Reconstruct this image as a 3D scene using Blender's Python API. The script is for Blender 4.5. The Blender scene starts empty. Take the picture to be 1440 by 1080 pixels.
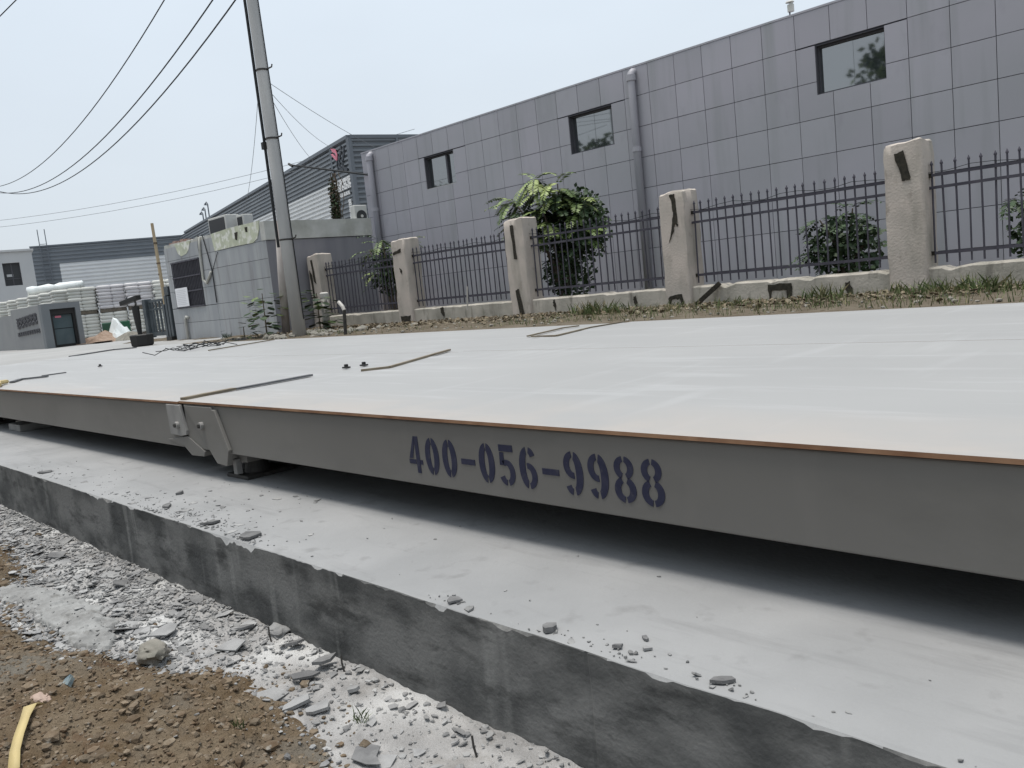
import bpy, bmesh, math, random
from mathutils import Vector, Matrix, noise
R = math.radians
scene = bpy.context.scene
col = scene.collection
rng = random.Random(7)

# ------------------------------------------------------------------ camera
cam_data = bpy.data.cameras.new("Camera")
cam = bpy.data.objects.new("Camera", cam_data)
col.objects.link(cam)
scene.camera = cam
cam_data.sensor_width = 36.0
cam_data.lens = 36.0 * 1190.0 / 1440.0
cam_data.clip_start = 0.05
cam_data.clip_end = 2000
# columns: right, up, back
RT = Vector((0.6950, 0.7116, -0.1041)); FW = Vector((-0.7189, 0.6847, -0.1199))
FW.normalize(); RT = (RT - FW * RT.dot(FW)).normalized(); UP = RT.cross(FW)
CAMZ = 1.28
cam.matrix_world = Matrix(((RT.x, UP.x, -FW.x, 0), (RT.y, UP.y, -FW.y, 0), (RT.z, UP.z, -FW.z, CAMZ), (0, 0, 0, 1)))

# ------------------------------------------------------------------ world, sun, exposure
world = bpy.data.worlds.new("World"); scene.world = world; world.use_nodes = True
wn = world.node_tree; wn.nodes.clear()
SUN_EL, SUN_AZ = 83.0, 232.0            # azimuth measured from +X towards +Y (hazy sun behind the camera, to the left)
sky = wn.nodes.new("ShaderNodeTexSky"); sky.sky_type = 'NISHITA'; sky.sun_disc = False
sky.sun_elevation = R(SUN_EL); sky.sun_rotation = R(90 - SUN_AZ)
sky.dust_density = 4.0; sky.air_density = 1.0; sky.ozone_density = 1.0
veil = wn.nodes.new("ShaderNodeMix"); veil.data_type = 'RGBA'; veil.clamp_factor = True
veil.inputs[0].default_value = 0.80
veil.inputs[7].default_value = (7.3, 8.0, 8.75, 1)      # thin bright overcast veil
bg = wn.nodes.new("ShaderNodeBackground"); bg.inputs[1].default_value = 0.10
wo = wn.nodes.new("ShaderNodeOutputWorld")
tc = wn.nodes.new("ShaderNodeTexCoord"); sx = wn.nodes.new("ShaderNodeSeparateXYZ"); mrz = wn.nodes.new("ShaderNodeMapRange"); hz = wn.nodes.new("ShaderNodeMix"); hz.data_type = 'RGBA'
mrz.inputs[1].default_value = 0.0; mrz.inputs[2].default_value = 0.45
hz.inputs[6].default_value = (6.35, 6.85, 7.35, 1); hz.inputs[7].default_value = (7.4, 8.25, 9.0, 1)   # hazy horizon, brighter veil overhead
wn.links.new(tc.outputs["Generated"], sx.inputs[0]); wn.links.new(sx.outputs[2], mrz.inputs[0]); wn.links.new(mrz.outputs[0], hz.inputs[0]); 
cn = wn.nodes.new("ShaderNodeTexNoise"); cn.inputs["Scale"].default_value = 1.6; cn.inputs["Detail"].default_value = 5; cm = wn.nodes.new("ShaderNodeMapping"); cm.inputs["Scale"].default_value = (1, 1, 2.6)
cr = wn.nodes.new("ShaderNodeMapRange"); cr.inputs[1].default_value = .3; cr.inputs[2].default_value = .7; cr.inputs[3].default_value = .955; cr.inputs[4].default_value = 1.045
cx = wn.nodes.new("ShaderNodeMix"); cx.data_type = 'RGBA'; cx.blend_type = 'MULTIPLY'; cx.inputs[0].default_value = 1
wn.links.new(tc.outputs["Generated"], cm.inputs[0]); wn.links.new(cm.outputs[0], cn.inputs["Vector"]); wn.links.new(cn.outputs[0], cr.inputs[0]); wn.links.new(hz.outputs[2], cx.inputs[6]); wn.links.new(cr.outputs[0], cx.inputs[7])
wn.links.new(cx.outputs[2], veil.inputs[7])
wn.links.new(sky.outputs[0], veil.inputs[6]); wn.links.new(veil.outputs[2], bg.inputs[0]); wn.links.new(bg.outputs[0], wo.inputs[0])
sl = bpy.data.lights.new("Sun", 'SUN'); sl.energy = 2.6; sl.angle = R(22); sl.color = (1.0, 0.95, 0.88)
so = bpy.data.objects.new("Sun", sl); col.objects.link(so)
sd = Vector((math.cos(R(SUN_AZ)) * math.cos(R(SUN_EL)), math.sin(R(SUN_AZ)) * math.cos(R(SUN_EL)), math.sin(R(SUN_EL))))
so.rotation_euler = sd.to_track_quat('Z', 'Y').to_euler(); so.location = sd * 60
scene.view_settings.view_transform = 'Standard'; scene.view_settings.look = 'None'
scene.view_settings.exposure = 0.28; scene.view_settings.gamma = 1.0
scene.view_settings.use_curve_mapping = False
scene.cycles.use_denoising = True
scene.cycles.max_bounces = 6

# ------------------------------------------------------------------ materials
def lin(c):
    if isinstance(c, (int, float)): c = (c, c, c)
    return tuple(((v / 255.0) / 12.92 if v / 255.0 < .04045 else ((v / 255.0 + .055) / 1.055) ** 2.4) for v in c)
MATS = {}
def M(name, c1, c2=None, scale=3.0, stretch=(1, 1, 1), detail=5, lo=.35, hi=.65, rough=.8, bump=0, bscale=40, bdist=.004,
      spec=.3, metal=0, rnd=0.0, c3=None, scale3=30.0, lo3=.55, hi3=.62, stretch3=(1, 1, 1), ior=None, fac3=1.0, isl=0.0, c4=None, scale4=8.0, stretch4=(1, 1, 1), lo4=.5, hi4=.7, fac4=1.0, rot4=0.0):
    m = bpy.data.materials.new(name); m.use_nodes = True
    nt = m.node_tree; N = nt.nodes; L = nt.links
    b = N["Principled BSDF"]
    b.inputs["Roughness"].default_value = rough; b.inputs["Metallic"].default_value = metal
    b.inputs["Specular IOR Level"].default_value = spec
    if ior: b.inputs["IOR"].default_value = ior
    geo = N.new("ShaderNodeNewGeometry")
    def noise_fac(sc, st, dt, a, z):
        mp = N.new("ShaderNodeMapping"); mp.inputs["Scale"].default_value = st
        L.new(geo.outputs["Position"], mp.inputs["Vector"])
        nz = N.new("ShaderNodeTexNoise"); nz.inputs["Scale"].default_value = sc; nz.inputs["Detail"].default_value = dt
        L.new(mp.outputs[0], nz.inputs["Vector"])
        mr = N.new("ShaderNodeMapRange"); mr.inputs[1].default_value = a; mr.inputs[2].default_value = z
        L.new(nz.outputs[0], mr.inputs[0])
        return mr.outputs[0]
    src = None
    if c2 is not None:
        mx = N.new("ShaderNodeMix"); mx.data_type = 'RGBA'
        mx.inputs[6].default_value = (*c1, 1); mx.inputs[7].default_value = (*c2, 1)
        L.new(noise_fac(scale, stretch, detail, lo, hi), mx.inputs[0]); src = mx.outputs[2]
    if c3 is not None:
        mx = N.new("ShaderNodeMix"); mx.data_type = 'RGBA'
        if src: L.new(src, mx.inputs[6])
        else: mx.inputs[6].default_value = (*c1, 1)
        mx.inputs[7].default_value = (*c3, 1)
        f = noise_fac(scale3, stretch3, 4, lo3, hi3)
        if fac3 != 1.0:
            mm = N.new("ShaderNodeMath"); mm.operation = 'MULTIPLY'; mm.inputs[1].default_value = fac3
            L.new(f, mm.inputs[0]); f = mm.outputs[0]
        L.new(f, mx.inputs[0]); src = mx.outputs[2]
    if c4 is not None:
        mp = N.new("ShaderNodeMapping"); mp.inputs["Scale"].default_value = stretch4; mp.inputs["Rotation"].default_value = (0, 0, rot4); mp.vector_type = 'TEXTURE' if False else 'POINT'
        L.new(geo.outputs["Position"], mp.inputs["Vector"])
        nz = N.new("ShaderNodeTexNoise"); nz.inputs["Scale"].default_value = scale4; nz.inputs["Detail"].default_value = 8; nz.inputs["Roughness"].default_value = .62
        L.new(mp.outputs[0], nz.inputs["Vector"]); mr = N.new("ShaderNodeMapRange"); mr.inputs[1].default_value = lo4; mr.inputs[2].default_value = hi4; mr.inputs[4].default_value = fac4
        L.new(nz.outputs[0], mr.inputs[0]); mx = N.new("ShaderNodeMix"); mx.data_type = 'RGBA'
        if src: L.new(src, mx.inputs[6])
        else: mx.inputs[6].default_value = (*c1, 1)
        mx.inputs[7].default_value = (*c4, 1); L.new(mr.outputs[0], mx.inputs[0]); src = mx.outputs[2]
    if isl:
        mr = N.new("ShaderNodeMapRange"); mr.inputs[3].default_value = 1 - isl; mr.inputs[4].default_value = 1 + isl
        L.new(geo.outputs["Random Per Island"], mr.inputs[0]); mx = N.new("ShaderNodeMix"); mx.data_type = 'RGBA'; mx.blend_type = 'MULTIPLY'; mx.inputs[0].default_value = 1
        if src: L.new(src, mx.inputs[6])
        else: mx.inputs[6].default_value = (*c1, 1)
        L.new(mr.outputs[0], mx.inputs[7]); src = mx.outputs[2]
    if rnd:
        oi = N.new("ShaderNodeObjectInfo"); mr = N.new("ShaderNodeMapRange")
        mr.inputs[3].default_value = 1 - rnd; mr.inputs[4].default_value = 1 + rnd
        L.new(oi.outputs["Random"], mr.inputs[0])
        mx = N.new("ShaderNodeMix"); mx.data_type = 'RGBA'; mx.blend_type = 'MULTIPLY'; mx.inputs[0].default_value = 1
        if src: L.new(src, mx.inputs[6])
        else: mx.inputs[6].default_value = (*c1, 1)
        L.new(mr.outputs[0], mx.inputs[7]); src = mx.outputs[2]
    if src: L.new(src, b.inputs["Base Color"])
    else: b.inputs["Base Color"].default_value = (*c1, 1)
    if bump:
        nz = N.new("ShaderNodeTexNoise"); nz.inputs["Scale"].default_value = bscale; nz.inputs["Detail"].default_value = 6
        L.new(geo.outputs["Position"], nz.inputs["Vector"])
        bp = N.new("ShaderNodeBump"); bp.inputs["Strength"].default_value = bump; bp.inputs["Distance"].default_value = bdist
        L.new(nz.outputs[0], bp.inputs["Height"]); L.new(bp.outputs[0], b.inputs["Normal"])
    MATS[name] = m
    return m

m_deck = M("deck_paint_dusty", (0.306, 0.306, 0.304), (0.329, 0.329, 0.326), scale=1.0, stretch=(.45, 1.6, 1), detail=8, rough=.5, spec=.35, c3=(0.415, 0.418, 0.422), scale3=2.4, stretch3=(2.6, .35, 1), lo3=.58, hi3=.80, fac3=.4, c4=(0.437, 0.441, 0.445), scale4=3.2, stretch4=(.3, 3.0, 1), lo4=.54, hi4=.76, fac4=.6, rot4=.12, bump=.06, bscale=9)
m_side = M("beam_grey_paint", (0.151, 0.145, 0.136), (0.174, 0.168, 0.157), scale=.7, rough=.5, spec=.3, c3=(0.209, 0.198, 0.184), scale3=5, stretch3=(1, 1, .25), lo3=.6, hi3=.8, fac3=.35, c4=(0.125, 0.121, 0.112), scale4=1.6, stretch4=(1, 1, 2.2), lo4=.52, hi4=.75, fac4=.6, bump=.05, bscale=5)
_n = m_deck.node_tree.nodes; _l = m_deck.node_tree.links; _b = _n["Principled BSDF"]
_src = _b.inputs["Base Color"].links[0].from_socket; _g = _n.new("ShaderNodeNewGeometry"); _sp = _n.new("ShaderNodeSeparateXYZ"); _mr = _n.new("ShaderNodeMapRange")
_mr.inputs[1].default_value = 2.06; _mr.inputs[2].default_value = 2.55; _mr.inputs[3].default_value = .75; _mr.inputs[4].default_value = 0.0     # warm dirt trodden along the near edge
_nz = _n.new("ShaderNodeTexNoise"); _nz.inputs["Scale"].default_value = 3.0; _nz.inputs["Detail"].default_value = 6; _mm = _n.new("ShaderNodeMath"); _mm.operation = 'MULTIPLY'; _ms = _n.new("ShaderNodeMapRange"); _ms.inputs[1].default_value = .3; _ms.inputs[2].default_value = .6
_mx = _n.new("ShaderNodeMix"); _mx.data_type = 'RGBA'; _mx.inputs[7].default_value = (.385, .352, .322, 1)
_l.new(_g.outputs["Position"], _sp.inputs[0]); _l.new(_sp.outputs[1], _mr.inputs[0]); _l.new(_g.outputs["Position"], _nz.inputs["Vector"]); _l.new(_nz.outputs[0], _ms.inputs[0]); _l.new(_mr.outputs[0], _mm.inputs[0]); _l.new(_ms.outputs[0], _mm.inputs[1])
_l.new(_mm.outputs[0], _mx.inputs[0]); _l.new(_src, _mx.inputs[6]); _l.new(_mx.outputs[2], _b.inputs["Base Color"])
m_rust = M("rusty_plate_edge", (.20, .105, .060), (.32, .19, .115), scale=7, rough=.85, bump=.2)
m_light = M("bracket_pale_paint", (.28, .275, .265), (.22, .215, .21), scale=9, rough=.6)
m_steel = M("dark_steel", (.035, .034, .033), (.06, .055, .05), scale=12, rough=.6)
m_ink = M("stencil_blue_ink", (.028, .030, .056), (.040, .041, .068), scale=22, rough=.75, spec=.15, c3=(.075, .075, .085), scale3=50, lo3=.60, hi3=.74, fac3=.5)
m_slabtop = M("slab_dusty_top", (0.305, 0.308, 0.311), (0.260, 0.264, 0.267), scale=2.2, detail=9, rough=.9, spec=.15, c3=(0.181, 0.181, 0.181), scale3=11, lo3=.60, hi3=.80, fac3=.6, c4=(0.195, 0.197, 0.199), scale4=4.5, stretch4=(.35, 2.2, 1), lo4=.56, hi4=.76, fac4=.55, rot4=.25, bump=.4, bscale=70, bdist=.004)
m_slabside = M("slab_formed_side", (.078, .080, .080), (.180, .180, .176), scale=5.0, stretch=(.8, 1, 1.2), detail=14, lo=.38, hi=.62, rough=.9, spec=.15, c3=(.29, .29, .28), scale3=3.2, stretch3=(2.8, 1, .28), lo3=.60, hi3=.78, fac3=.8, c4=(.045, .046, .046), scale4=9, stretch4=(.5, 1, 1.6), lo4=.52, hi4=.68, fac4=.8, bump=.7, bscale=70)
m_gravel = M("rubble_dust", (0.400, 0.393, 0.386), (0.256, 0.251, 0.247), scale=12, detail=9, rough=.95, spec=.1, c3=(0.533, 0.533, 0.526), scale3=3.0, lo3=.50, hi3=.68, c4=(0.211, 0.194, 0.171), scale4=5, lo4=.55, hi4=.72, fac4=.6, bump=1.0, bscale=140, bdist=.008)
m_flake = M("mortar_flake", (0.300, 0.300, 0.296), (0.190, 0.190, 0.192), scale=11, rough=.92, spec=.12, bump=.6, bscale=110, rnd=.10, isl=.28)
m_soil = M("brown_soil", (0.109, 0.078, 0.048), (0.161, 0.127, 0.089), scale=7, detail=9, rough=.95, spec=.08, c3=(0.152, 0.139, 0.118), scale3=2.0, lo3=.5, hi3=.66, c4=(0.087, 0.047, 0.026), scale4=5, lo4=.56, hi4=.70, fac4=.8, bump=1.0, bscale=110, bdist=.012)
m_clod = M("soil_clod", (0.120, 0.086, 0.057), (0.190, 0.155, 0.115), scale=22, rough=.95, spec=.08, c3=(0.256, 0.239, 0.208), scale3=40, lo3=.60, hi3=.70, isl=.30, bump=.7, bscale=170)
m_cement = M("spilt_cement", (0.316, 0.320, 0.316), (0.229, 0.229, 0.225), scale=7, detail=9, rough=.92, spec=.1, c3=(0.158, 0.154, 0.146), scale3=13, lo3=.58, hi3=.72, fac3=.8, bump=.7, bscale=70)
m_tile = M("facade_tile", (0.334, 0.335, 0.360), (0.376, 0.364, 0.403), scale=.55, rough=.5, spec=.35, rnd=.05, c3=(0.284, 0.293, 0.303), scale3=1.5, stretch3=(2.8, 1, .22), lo3=.52, hi3=.74, fac3=.75, c4=(0.239, 0.236, 0.258), scale4=2.4, stretch4=(1, 1, .5), lo4=.58, hi4=.80, fac4=.5)
m_joint = M("facade_joint", (.045, .045, .055), rough=.9)
m_ghtile = M("guardhouse_tile", (0.306, 0.317, 0.331), (0.381, 0.393, 0.400), scale=1.2, stretch=(2.5, 1, .4), rough=.7, spec=.2, rnd=.06, c3=(0.231, 0.221, 0.221), scale3=3.0, stretch3=(2.2, 1, .25), lo3=.54, hi3=.74, fac3=.7)
m_ghside = M("guardhouse_side", (0.196, 0.192, 0.213), (0.230, 0.226, 0.241), scale=2, stretch=(2, 2, .4), rough=.7)
m_plaster = M("aged_plaster", (0.506, 0.506, 0.484), (0.363, 0.363, 0.330), scale=2.5, rough=.85, c3=(.52, .52, .48), scale3=4, lo3=.55, hi3=.7, bump=.4, bscale=30)
m_limewash = M("limewash_patch", (.55, .57, .44), (.42, .44, .34), scale=5, rough=.9, bump=.5, bscale=30, c3=(.68, .68, .62), scale3=6, lo3=.5, hi3=.6)
m_pillar = M("cement_render", (0.516, 0.458, 0.409), (0.433, 0.393, 0.351), scale=3.5, detail=8, rough=.92, spec=.12, c3=(0.300, 0.281, 0.243), scale3=2.6, stretch3=(1.6, 1.6, .5), lo3=.52, hi3=.72, fac3=.8, c4=(0.217, 0.193, 0.165), scale4=7, stretch4=(1, 1, .6), lo4=.58, hi4=.74, fac4=.7, bump=.7, bscale=40, bdist=.008)
m_lowwall = M("low_wall_render", (0.464, 0.430, 0.379), (0.324, 0.307, 0.267), scale=3, detail=8, rough=.92, spec=.12, c3=(0.183, 0.172, 0.149), scale3=5, stretch3=(1.6, 1, .45), lo3=.54, hi3=.70, fac3=.85, c4=(0.129, 0.134, 0.091), scale4=2.4, lo4=.58, hi4=.76, fac4=.6, bump=.7, bscale=35, bdist=.008)
m_shade_stain = M("slot_shade_and_stain", (.022, .020, .016), (.045, .04, .03), scale=30, rough=.95)  # near-black for stains and flat slot patches, recess shade put in as colour
m_fence = M("fence_paint", (0.049, 0.047, 0.062), (0.074, 0.070, 0.087), scale=8, rough=.55, spec=.3)
m_dirt = M("back_dirt", (0.103, 0.085, 0.063), (0.146, 0.125, 0.096), scale=3, rough=.95, spec=.1, c3=(0.079, 0.063, 0.043), scale3=9, lo3=.55, hi3=.7, bump=.8, bscale=40, bdist=.02)
m_pave = M("yard_concrete", (0.348, 0.348, 0.344), (0.300, 0.300, 0.296), scale=.7, rough=.9, spec=.15, bump=.2, bscale=30)
m_pole = M("spun_concrete", (0.400, 0.405, 0.405), (0.484, 0.484, 0.477), scale=3, stretch=(2, 2, .4), rough=.8, spec=.2, bump=.2, bscale=40)
m_pvc = M("white_pvc", (.55, .53, .49), (.45, .43, .40), scale=6, rough=.6)
m_cable = M("black_cable", (.018, .02, .022), rough=.6)
m_green = M("leaf_green", (0.087, 0.134, 0.041), (0.154, 0.213, 0.067), scale=5, rough=.5, spec=.35, c3=(0.284, 0.332, 0.118), scale3=2.0, lo3=.50, hi3=.70, isl=.25)
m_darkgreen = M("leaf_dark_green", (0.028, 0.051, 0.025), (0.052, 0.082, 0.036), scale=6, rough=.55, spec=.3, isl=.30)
m_weed = M("weed_green", (0.059, 0.091, 0.032), (0.111, 0.134, 0.051), scale=7, rough=.7, c3=(0.221, 0.190, 0.103), scale3=5, lo3=.5, hi3=.65, isl=.3)
m_bark = M("bark", (.10, .08, .06), (.15, .125, .10), scale=9, stretch=(1, 1, .3), rough=.9, bump=.5)
m_drystem = M("dry_vine", (.16, .11, .08), (.075, .07, .045), scale=14, rough=.9)
m_litter = M("leaf_litter", (0.142, 0.111, 0.071), (0.213, 0.186, 0.142), scale=16, rough=.9, c3=(0.095, 0.071, 0.043), scale3=22, lo3=.5, hi3=.6, isl=.35)
m_clad = M("grey_cladding", (.14, .157, .177), (.17, .187, .205), scale=.4, rough=.45, spec=.4)
m_cladw = M("white_cladding", (.58, .59, .60), (.64, .65, .65), scale=.4, rough=.45, spec=.4)
m_trim = M("cladding_trim", (.13, .145, .165), rough=.5)
m_whitewall = M("far_painted_wall", (.42, .43, .44), (.46, .465, .47), scale=.5, rough=.8)
m_glass = M("dark_window_glass", (.035, .042, .045), rough=.03, spec=.5, ior=3.1)
m_glass2 = M("booth_glass", (.07, .10, .11), (.11, .14, .15), scale=1.2, rough=.12, spec=.6)
m_frame = M("window_frame", (.075, .075, .085), rough=.5)
m_sack = M("woven_sack", (0.521, 0.521, 0.482), (0.585, 0.585, 0.553), scale=2.5, rough=.6, spec=.3, rnd=.06)
m_sackp = M("wrapped_sack", (0.490, 0.474, 0.490), (0.553, 0.537, 0.545), scale=2.5, rough=.4, spec=.4, rnd=.05)
m_wood = M("raw_timber", (.36, .27, .16), (.42, .34, .23), scale=6, stretch=(1, 1, .2), rough=.8)
m_pallet = M("pallet_wood", (.10, .085, .07), (.14, .12, .095), scale=5, rough=.9)
m_sign = M("sign_wall_render", (.225, .23, .235), (.25, .253, .255), scale=1.5, rough=.85)
m_signdark = M("sign_wall_end", (.16, .175, .185), (.18, .19, .20), scale=1.5, rough=.8)
m_letter = M("sign_letters", (.10, .10, .11), rough=.6)
m_white = M("white_letters", (.78, .78, .78), rough=.5)
m_logo = M("logo_dark", (.03, .035, .045), rough=.5)
m_red = M("logo_red", (.66, .20, .27), rough=.5)
m_gate = M("gate_paint", (.050, .062, .070), (.07, .082, .09), scale=4, rough=.5)
m_black = M("black_plastic", (.022, .022, .022), rough=.55)
m_rubber = M("rubber_strip", (.10, .105, .11), (.15, .15, .155), scale=10, rough=.75)
m_plank = M("weathered_lath", (.17, .14, .10), (.22, .19, .145), scale=10, rough=.85)
m_yellow = M("yellow_strap", (.50, .40, .19), (.44, .35, .17), scale=9, rough=.6)
m_greenbox = M("green_crate_plastic", (.018, .085, .045), rough=.5)
m_card = M("brown_cardboard", (.24, .17, .125), (.31, .23, .18), scale=6, rough=.9)
m_sheet = M("white_plastic_sheet", (.66, .70, .70), (.72, .75, .75), scale=6, rough=.4)
m_blue = M("blue_wrapper", (.08, .13, .16), (.24, .27, .26), scale=40, rough=.4)
m_ac = M("ac_casing", (.58, .58, .55), (.50, .50, .48), scale=4, rough=.5)
m_acdark = M("ac_fan_dark", (.045, .047, .05), rough=.6)
m_paper = M("paper_notice", (.78, .78, .80), rough=.8)
m_stone = M("grey_stone", (.26, .24, .21), (.19, .185, .16), scale=12, rough=.9, bump=.5, bscale=60)

# ------------------------------------------------------------------ mesh helpers
class MB:
    def __init__(s): s.v = []; s.f = []; s.mi = []
    def face(s, idx, mi=0): s.f.append(idx); s.mi.append(mi)
    def box(s, x0, x1, y0, y1, z0, z1, mi=0):
        b = len(s.v)
        s.v += [(x0, y0, z0), (x1, y0, z0), (x1, y1, z0), (x0, y1, z0), (x0, y0, z1), (x1, y0, z1), (x1, y1, z1), (x0, y1, z1)]
        for q in ((0, 3, 2, 1), (4, 5, 6, 7), (0, 1, 5, 4), (1, 2, 6, 5), (2, 3, 7, 6), (3, 0, 4, 7)):
            s.face([b + i for i in q], mi)
        return s
    def prism(s, poly, d, mi=0):
        """poly: list of 3d points (planar), extruded by vector d"""
        b = len(s.v); n = len(poly); d = Vector(d)
        s.v += [tuple(p) for p in poly] + [tuple(Vector(p) + d) for p in poly]
        s.face([b + i for i in range(n)][::-1], mi); s.face([b + n + i for i in range(n)], mi)
        for i in range(n):
            j = (i + 1) % n; s.face([b + i, b + j, b + n + j, b + n + i], mi)
        return s
    def tube(s, pts, r, n=8, cap=True, mi=0):
        pts = [Vector(p) for p in pts]
        rs = r if isinstance(r, (list, tuple)) else [r] * len(pts)
        b = len(s.v); prev = None
        for i, p in enumerate(pts):
            t = (pts[min(i + 1, len(pts) - 1)] - pts[max(i - 1, 0)]).normalized()
            if prev is None:
                a = t.orthogonal().normalized()
            else:
                a = (prev - t * prev.dot(t)); a = a.normalized() if a.length > 1e-6 else t.orthogonal().normalized()
            prev = a; c = t.cross(a)
            for k in range(n):
                an = 2 * math.pi * k / n
                s.v.append(tuple(p + (a * math.cos(an) + c * math.sin(an)) * rs[i]))
        for i in range(len(pts) - 1):
            for k in range(n):
                k2 = (k + 1) % n
                s.face([b + i * n + k, b + i * n + k2, b + (i + 1) * n + k2, b + (i + 1) * n + k], mi)
        if cap:
            s.face([b + k for k in range(n)][::-1], mi); e = b + (len(pts) - 1) * n; s.face([e + k for k in range(n)], mi)
        return s
    def rbox(s, p0, p1, w, h, mi=0):
        """bar of rectangular section w (horizontal) x h from p0 to p1"""
        p0 = Vector(p0); p1 = Vector(p1); t = (p1 - p0).normalized()
        a = t.cross(Vector((0, 0, 1)))
        a = a.normalized() if a.length > 1e-4 else Vector((1, 0, 0))
        c = a.cross(t)
        poly = [p0 + a * (sx * w / 2) + c * (sy * h / 2) for sx, sy in ((-1, -1), (1, -1), (1, 1), (-1, 1))]
        return s.prism(poly, p1 - p0, mi)
    def mesh(s, name, mats, smooth=False):
        me = bpy.data.meshes.new(name); me.from_pydata(s.v, [], s.f)
        for m in (mats if isinstance(mats, (list, tuple)) else [mats]): me.materials.append(m)
        if any(s.mi): me.polygons.foreach_set("material_index", s.mi)
        if smooth: me.polygons.foreach_set("use_smooth", [True] * len(me.polygons))
        me.update(); return me
    def build(s, name, mats, parent=None, smooth=False, **tags):
        return link(name, s.mesh(name, mats, smooth), parent, **tags)
def link(name, me, parent=None, loc=None, rot=None, **tags):
    o = bpy.data.objects.new(name, me); col.objects.link(o)
    if parent:
        o.parent = parent
        o.matrix_parent_inverse = parent.matrix_basis.inverted()
    if loc is not None: o.location = loc
    if rot is not None: o.rotation_euler = rot
    tag(o, **tags); return o
def tag(o, label=None, category=None, group=None, kind=None):
    for k, v in (("label", label), ("category", category), ("group", group), ("kind", kind)):
        if v: o[k] = v
    return o
def thing(name, label, category, loc, group=None):
    o = bpy.data.objects.new(name, None); o.empty_display_size = .2; col.objects.link(o); o.location = loc
    bpy.context.view_layer.update()
    return tag(o, label, category, group)
def bevel(o, w=.004, seg=2):
    m = o.modifiers.new("bevel", 'BEVEL'); m.width = w; m.segments = seg; m.limit_method = 'ANGLE'; m.angle_limit = R(35)
    return o
def fbm(x, y, z=0, o=4): return noise.fractal(Vector((x, y, z)), 1.0, 2.0, o, noise_basis='PERLIN_ORIGINAL')
def sstep(a, b, x):
    t = max(0., min(1., (x - a) / (b - a))); return t * t * (3 - 2 * t)
def add_flake(mb, c, r, th, tilt, rg, mi=0):
    n = rg.randint(5, 7); a0 = rg.random() * 6.28; el = rg.uniform(.45, .95); ar = rg.random() * 3.14
    nrm = Vector((rg.gauss(0, tilt), rg.gauss(0, tilt), 1)).normalized()
    u = nrm.orthogonal().normalized(); w = nrm.cross(u); poly = []
    for k in range(n):
        an = a0 + (k + rg.uniform(-.3, .3)) * 6.283 / n; rr = r * rg.uniform(.5, 1.15)
        px, py = rr * math.cos(an), rr * el * math.sin(an)
        qx, qy = px * math.cos(ar) - py * math.sin(ar), px * math.sin(ar) + py * math.cos(ar)
        poly.append(Vector(c) + u * qx + w * qy)
    mb.prism(poly, nrm * th, mi)
_ico = None
def ico():
    global _ico
    if _ico is None:
        bm = bmesh.new(); bmesh.ops.create_icosphere(bm, subdivisions=1, radius=1)
        bm.verts.ensure_lookup_table()
        _ico = ([v.co.copy() for v in bm.verts], [[v.index for v in f.verts] for f in bm.faces]); bm.free()
    return _ico
def add_lump(mb, c, r, rg, sq=.7, rough=.28, mi=0):
    vs, fs = ico(); b = len(mb.v); sx, sy, sz = r * rg.uniform(.7, 1.25), r * rg.uniform(.7, 1.25), r * sq * rg.uniform(.7, 1.2)
    rot = Matrix.Rotation(rg.random() * 6.28, 3, 'Z')
    for v in vs:
        k = 1 + rg.uniform(-rough, rough); p = rot @ Vector((v.x * sx * k, v.y * sy * k, v.z * sz * k)); mb.v.append((c[0] + p.x, c[1] + p.y, c[2] + p.z))
    for f in fs: mb.face([b + i for i in f], mi)

# ================================================================== SETTING
# levels: near ground z = 0, slab top .33, deck top .78, ground behind .70
SLAB_Y, SLAB_Z, DECK_Z, DECK_Y0, DECK_Y1, BACK_Z = 1.5, .33, .78, 2.045, 6.44, .70

# near ground sheet (far reach) and detailed rubble strip
mb = MB(); mb.v = [(-600, -600, -.035), (600, -600, -.035), (600, 1.52, -.035), (-600, 1.52, -.035)]; mb.face([0, 1, 2, 3])
mb.build("ground", m_soil, kind="structure")
def soil_edge(x):
    pts = [(-9, 1.25), (-6.0, 1.18), (-5.1, 1.12), (-4.5, .80), (-3.9, .84), (-3.5, .92), (-3.15, 1.05), (-2.85, 1.17), (-2.5, 1.2), (-2.25, 1.13), (-2.0, 1.05), (-1.6, .9), (-1.0, .75), (2, .7)]
    for (xa, ya), (xb, yb) in zip(pts, pts[1:]):
        if xa <= x <= xb: return ya + (yb - ya) * (x - xa) / (xb - xa)
    return pts[0][1] if x < pts[0][0] else pts[-1][1]
def rubble_h(x, y):
    return .012 * fbm(x * 4, y * 4, 1, 3) + .010 * fbm(x * 17, y * 17, 3, 3) + .004 * fbm(x * 60, y * 60, 5, 2)
def soil_h(x, y):
    e = soil_edge(x) + .07 * fbm(x * 3.1, y * 3.1, 9, 3) + .03 * fbm(x * 14, y * 14, 12, 2)
    d = e - y
    rise = .085 * sstep(-.03, .30, d) + .03 * sstep(.2, .9, d)
    h = -.03 + .03 * sstep(-.09, .0, d) + rise
    am = sstep(-.05, .12, d)
    return h + am * (.030 * fbm(x * 2.7, y * 2.7, 20, 3) + .024 * fbm(x * 9, y * 9, 22, 3) + .020 * abs(fbm(x * 26, y * 26, 25, 4)))
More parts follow.
